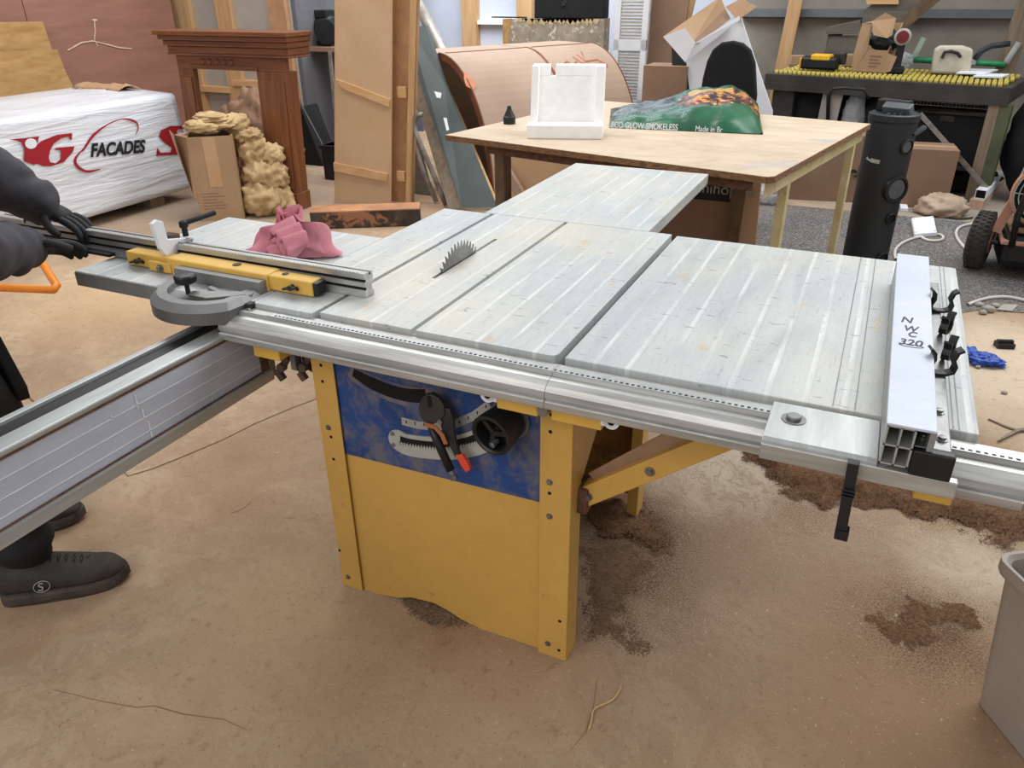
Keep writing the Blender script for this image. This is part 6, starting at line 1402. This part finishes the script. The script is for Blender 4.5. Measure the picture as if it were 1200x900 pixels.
for v in jk.data.vertices:      # cloth folds across the sleeves
    best = None
    for a, b, ph in ((rs, re_, 0.), (re_, rw_, 1.), (ls, le, 2.), (le, lw_, 3.)):
        ab = b-a; t = max(0, min(1.15, (v.co-a).dot(ab)/ab.length_squared)); d_ = (v.co-a-ab*t).length
        if best is None or d_ < best[0]: best = (d_, t*ab.length, ph, ab)
    n_ = noise.noise(v.co*8); amp = max(0, 1-max(0, best[0]-.09)/.05)
    tw = noise.noise(v.co*10+Vector((best[2]*5, 0, 0)))
    v.co += v.normal*(.008*n_+amp*.0055*sin(best[1]*44+tw*4.5+best[2])+amp*.0015*sin(best[1]*95-tw*5))
J = [(pel+Pv(0, 0, .04), (.15, .125)), (pel+Pv(0, 0, -.04), (.15, .125)), (rh+Pv(0, 0, -.08), .105), (rk, .082), (rk.lerp(ra, .55), .072), (ra+Pv(.012, .01, -.008), .092), (lh+Pv(0, 0, -.08), .105), (lk_, .082), (lk_.lerp(la, .55), .072), (la+Pv(.012, .01, -.008), .092)]
tr = skin('trousers', J, [(0, 1), (1, 2), (2, 3), (3, 4), (4, 5), (1, 6), (6, 7), (7, 8), (8, 9)], 'trouser', pe, 3)
for v in tr.data.vertices: v.co += v.normal*(.009*noise.fractal(v.co*8, 1., 2., 3)+.006*sin(v.co.z*80)*(1 if v.co.z < .3 else .2))
po_ = MB().prism([(-1.965, 1.055, .76), (-1.925, 1.055, .62), (-1.935, 1.06, .58), (-2.02, 1.06, .60), (-2.03, 1.055, .78)], (.01, .03, 0)); po_.build('trouser_pocket', 'trouser', pe, bevel=.006)
def shoe(heel, toe, seed):
    d = (toe-heel); L = d.length; d.normalize(); s_ = Vector((-d.y, d.x, 0))
    def up_(t):  # t along shoe: width, top height
        w = .040+.018*sin(pi*min(1, t*1.05))**.7+.006*math.exp(-((t-.72)/.2)**2); 
        if t > .86: w *= sqrt(max(.05, 1-((t-.86)/.145)**2))
        if t < .08: w *= sqrt(max(.2, 1-((.08-t)/.09)**2))
        top = .125 if t < .36 else .125-(.125-.078)*min(1, (t-.36)/.40)
        if t > .8: top = .078-.034*((t-.8)/.2)**2
        return w, top
    def fn(u, v):
        t = .01+.98*v; w, top = up_(t); a = u*2*pi; cx, cz = cos(a), sin(a)
        ex = (abs(cx)**.75)*(1 if cx > 0 else -1)*w; ez = .026+(top-.026)*(.5+.5*(abs(cz)**.8)*(1 if cz > 0 else -1))
        if cz > 0: ex *= 1-.25*cz*cz
        return heel+d*(t*L)+s_*ex+Vector((0, 0, ez))
    m = MB(); m.grid(fn, 28, 30, 0, True); m.f.append(tuple(range(28))); m.mi.append(0); m.f.append(tuple(range(29*28, 30*28))); m.mi.append(0)
    o = m.build('shoe', 'shoe', pe, smooth=True)
    m = MB(); ring = []
    for z, k_ in ((.0, .98), (.012, 1.06), (.030, 1.07), (.040, 1.0)):
        pts = []
        for i in range(30):
            a = i*2*pi/30; t = .5-.5*cos(a)*1.0; w, _ = up_(min(.995, max(.005, t))); sg = 1 if a < pi else -1
            tt_ = -.012+t*1.03; zz_ = z+(.012 if z == 0 and t > .9 else 0)+(.008 if z < .02 and .38 < t < .55 else 0); pts.append(heel+d*(tt_*L)+s_*(sg*w*k_*1.02*min(1, abs(sin(a))*2.2+.05))+Vector((0, 0, zz_)))
        ring += pts
    fs = [tuple(range(29, -1, -1)), tuple(range(90, 120))]
    for j in range(3):
        for i in range(30): fs.append((j*30+i, j*30+(i+1) % 30, (j+1)*30+(i+1) % 30, (j+1)*30+i))
    m.add(ring, fs); m.build('sole', 'sole', o, smooth=False)
    m = MB()
    for i in range(6):
        t = .40+i*.055; w, top = up_(t); c = heel+d*(t*L)+Vector((0, 0, top+.001)); m.tube([c-s_*.028+Vector((0, 0, -.010)), c+Vector((0, 0, .004)), c+s_*.028+Vector((0, 0, -.010))], .0028, 6)
        m.tube([c-s_*.022+Vector((0, 0, -.006)), c+d*.016+s_*.02+Vector((0, 0, -.006))], .0025, 6)
    m.build('laces', 'black', o, smooth=True)
    return o, d, s_, L
h_, t_ = Pv(-2.035, .895, 0), Pv(-1.785, 1.115, 0)
sr, sd_, ss_, sl__ = shoe(h_, t_, 1)
sg = Vector((sd_.y, -sd_.x, 0))
lo_ = h_+sd_*(sl__*.34)+sg*.061+Vector((0, 0, .050))
text('shoe_emblem', 'S', 'palegrey', sr, lo_, sd_, (0, .15, 1), .036, .001, .2, 0)
eb = MB(); ctr = lo_+sd_*.014+Vector((0, 0, .013)); eb.tube([ctr+sd_*(.021*cos(a)*(1-.3*abs(sin(2*a))*0)+.004*sin(a))+Vector((0, 0, .019*sin(a))) for a in arc(25, 0, 2*pi)], .0012, 5); eb.build('emblem_outline', 'palegrey', sr)
shoe(Pv(-2.40, 1.035, 0), Pv(-2.155, 1.262, 0), 2)
def hand(wrist, d, upv, side, nm, curl=.5):
    d = Vector(d).normalized(); upv = Vector(upv); sd2 = d.cross(upv).normalized()*side; upv = sd2.cross(d)*side; upv.normalize()
    J = [(wrist-d*.02, (.030, .026)), (wrist+d*.03, (.036, .024)), (wrist+d*.085, (.042, .020))]; E_ = [(0, 1), (1, 2)]
    pm_ = skin(nm, J, E_, 'glove', pe, 2)
    for k_, (off, ln_) in enumerate(((.030, .068), (.010, .078), (-.010, .072), (-.029, .056))):
        b0 = wrist+d*.065+sd2*off*.9; p = wrist+d*.098+sd2*off; js = [(b0, .0115), (p, .0115)]; dr_ = d.copy(); ang = 0
        for q in range(3):
            ang += curl*(.55 if q else .35); dd2 = d*cos(ang)-upv*sin(ang); p = p+dd2*ln_*(.42, .33, .25)[q]; js.append((p, .0105-.0012*q))
        skin('finger', js, [(i, i+1) for i in range(4)], 'glove', pm_, 2)
    tb0 = wrist+d*.02+sd2*.028; js = [(tb0, .014), (tb0+sd2*.026+d*.022-upv*.008, .0135), (tb0+sd2*.034+d*.052-upv*.022, .012), (tb0+sd2*.030+d*.078-upv*.032, .0105)]
    skin('thumb', js, [(0, 1), (1, 2), (2, 3)], 'glove', pm_, 2)
    return pm_
hand(rw_+Pv(-.002, .004, -.002), (.10, .95, -.20), (-.5, 0, .85), 1, 'right_glove', .7)
hand(lw_+Pv(.0, .005, -.006), (.86, .22, -.36), (.3, .1, 1), 1, 'left_glove', .95)
# head
fd_ = Vector((.74, .67, -.25)).normalized(); sdv = Vector((.67, -.74, 0)).normalized(); ud = sdv.cross(fd_)*1
if ud.z < 0: ud = -ud
hd = head+ud*.02
def headp(u, v):
    a, b = u*2*pi, (v-.5)*pi; f, s2, uu = cos(a)*cos(b), sin(a)*cos(b), sin(b)
    r = Vector((.098*f, .076*s2, .122*uu))
    if uu < -.2: r.y *= 1-.35*(-uu-.2); r.x *= 1-.15*(-uu-.2)
    if f > .5 and abs(s2) < .22 and -.35 < uu < .12: r.x += .022*(1-abs(s2)/.22)*(.35-abs(uu+.15))/.35*1.6
    if f > .3 and .02 < uu < .22 and .15 < abs(s2) < .55: r.x -= .008
    return hd+fd_*r.x+sdv*r.y+ud*r.z
MB().grid(headp, 48, 32, 0, True).build('head', 'skin', pe, smooth=True)
for s_ in (-1, 1):
    e_ = MB(); e_.lathe([(.002, -.011), (.009, -.006), (.011, 0), (.009, .006), (.004, .010), (.001, .011)], hd+fd_*.083+sdv*s_*.031+ud*.016, fd_, 16); e_.build('eye', pm('eye_white%d' % s_, (230, 228, 224), None, 5, .3), pe, smooth=True)
    i_ = MB(); i_.cyl(hd+fd_*.0935+sdv*s_*.031+ud*.016, hd+fd_*.0945+sdv*s_*.031+ud*.016, .0045, None, 12); i_.build('iris', 'black', pe)
    r_ = MB(); blob(r_, hd+sdv*s_*.078+ud*-.005, (.012, .018, .030), 2, .1, (16, 12), 2); r_.build('ear', 'skin', pe, smooth=True)
MB().tube([hd+fd_*.083+sdv*-.024+ud*-.058, hd+fd_*.090+ud*-.056, hd+fd_*.083+sdv*.024+ud*-.058], [.003, .006, .003], 8).build('mouth', pm('lips', (170, 104, 92), None, 5, .5), pe, smooth=True)
def hairp(u, v):
    a, b = u*2*pi, (.04+.46*v)*pi; f, s2, uu = cos(a)*cos(b-0), sin(a)*cos(b), sin(b)
    lift = .012+.004*noise.noise((f*9, s2*9, uu*9)); low = max(0, -f)*.07*(1-v)
    return hd+fd_*((.100+lift)*f-.006)+sdv*((.078+lift)*s2)+ud*((.124+lift)*uu-low+.018*(f > .2)*(1-v))
MB().grid(hairp, 40, 18, 0, True).build('hair', 'hair', pe, smooth=True)
# ================================================================== LIGHT
w = bpy.data.worlds.new('world'); bpy.context.scene.world = w; w.use_nodes = True
bg_ = w.node_tree.nodes['Background']; bg_.inputs[0].default_value = (.93, .96, 1.0, 1); bg_.inputs[1].default_value = .52
def area(name, loc, tgt, sx, sy, power, color=(1, 1, 1)):
    l = bpy.data.lights.new(name, 'AREA'); l.shape = 'RECTANGLE'; l.size = sx; l.size_y = sy; l.energy = power; l.color = color
    o = bpy.data.objects.new(name, l); COL.objects.link(o); o.location = loc
    o.rotation_euler = (Vector(tgt)-Vector(loc)).to_track_quat('-Z', 'Y').to_euler(); return o
area('skylight_back', (1.6, 5.4, 4.2), (-.6, 2.2, .6), 4.0, 3.0, 215, (.97, .985, 1.0))
area('skylight_left', (-3.8, 4.6, 4.4), (-3.6, 4.6, 0), 3.5, 3.5, 200, (.98, .985, 1))
area('door_light', (-1.6, -2.6, 3.4), (-.9, 1.6, .3), 4.0, 2.6, 105, (1, .97, .93))
area('far_wall_light', (-3.6, 7.5, 3.4), (-3.8, 8.7, 1.0), 2.4, 1.0, 120, (.88, .94, 1))
sc_ = bpy.context.scene
sc_.view_settings.view_transform = 'Standard'; sc_.view_settings.look = 'None'; sc_.view_settings.exposure = 0.0
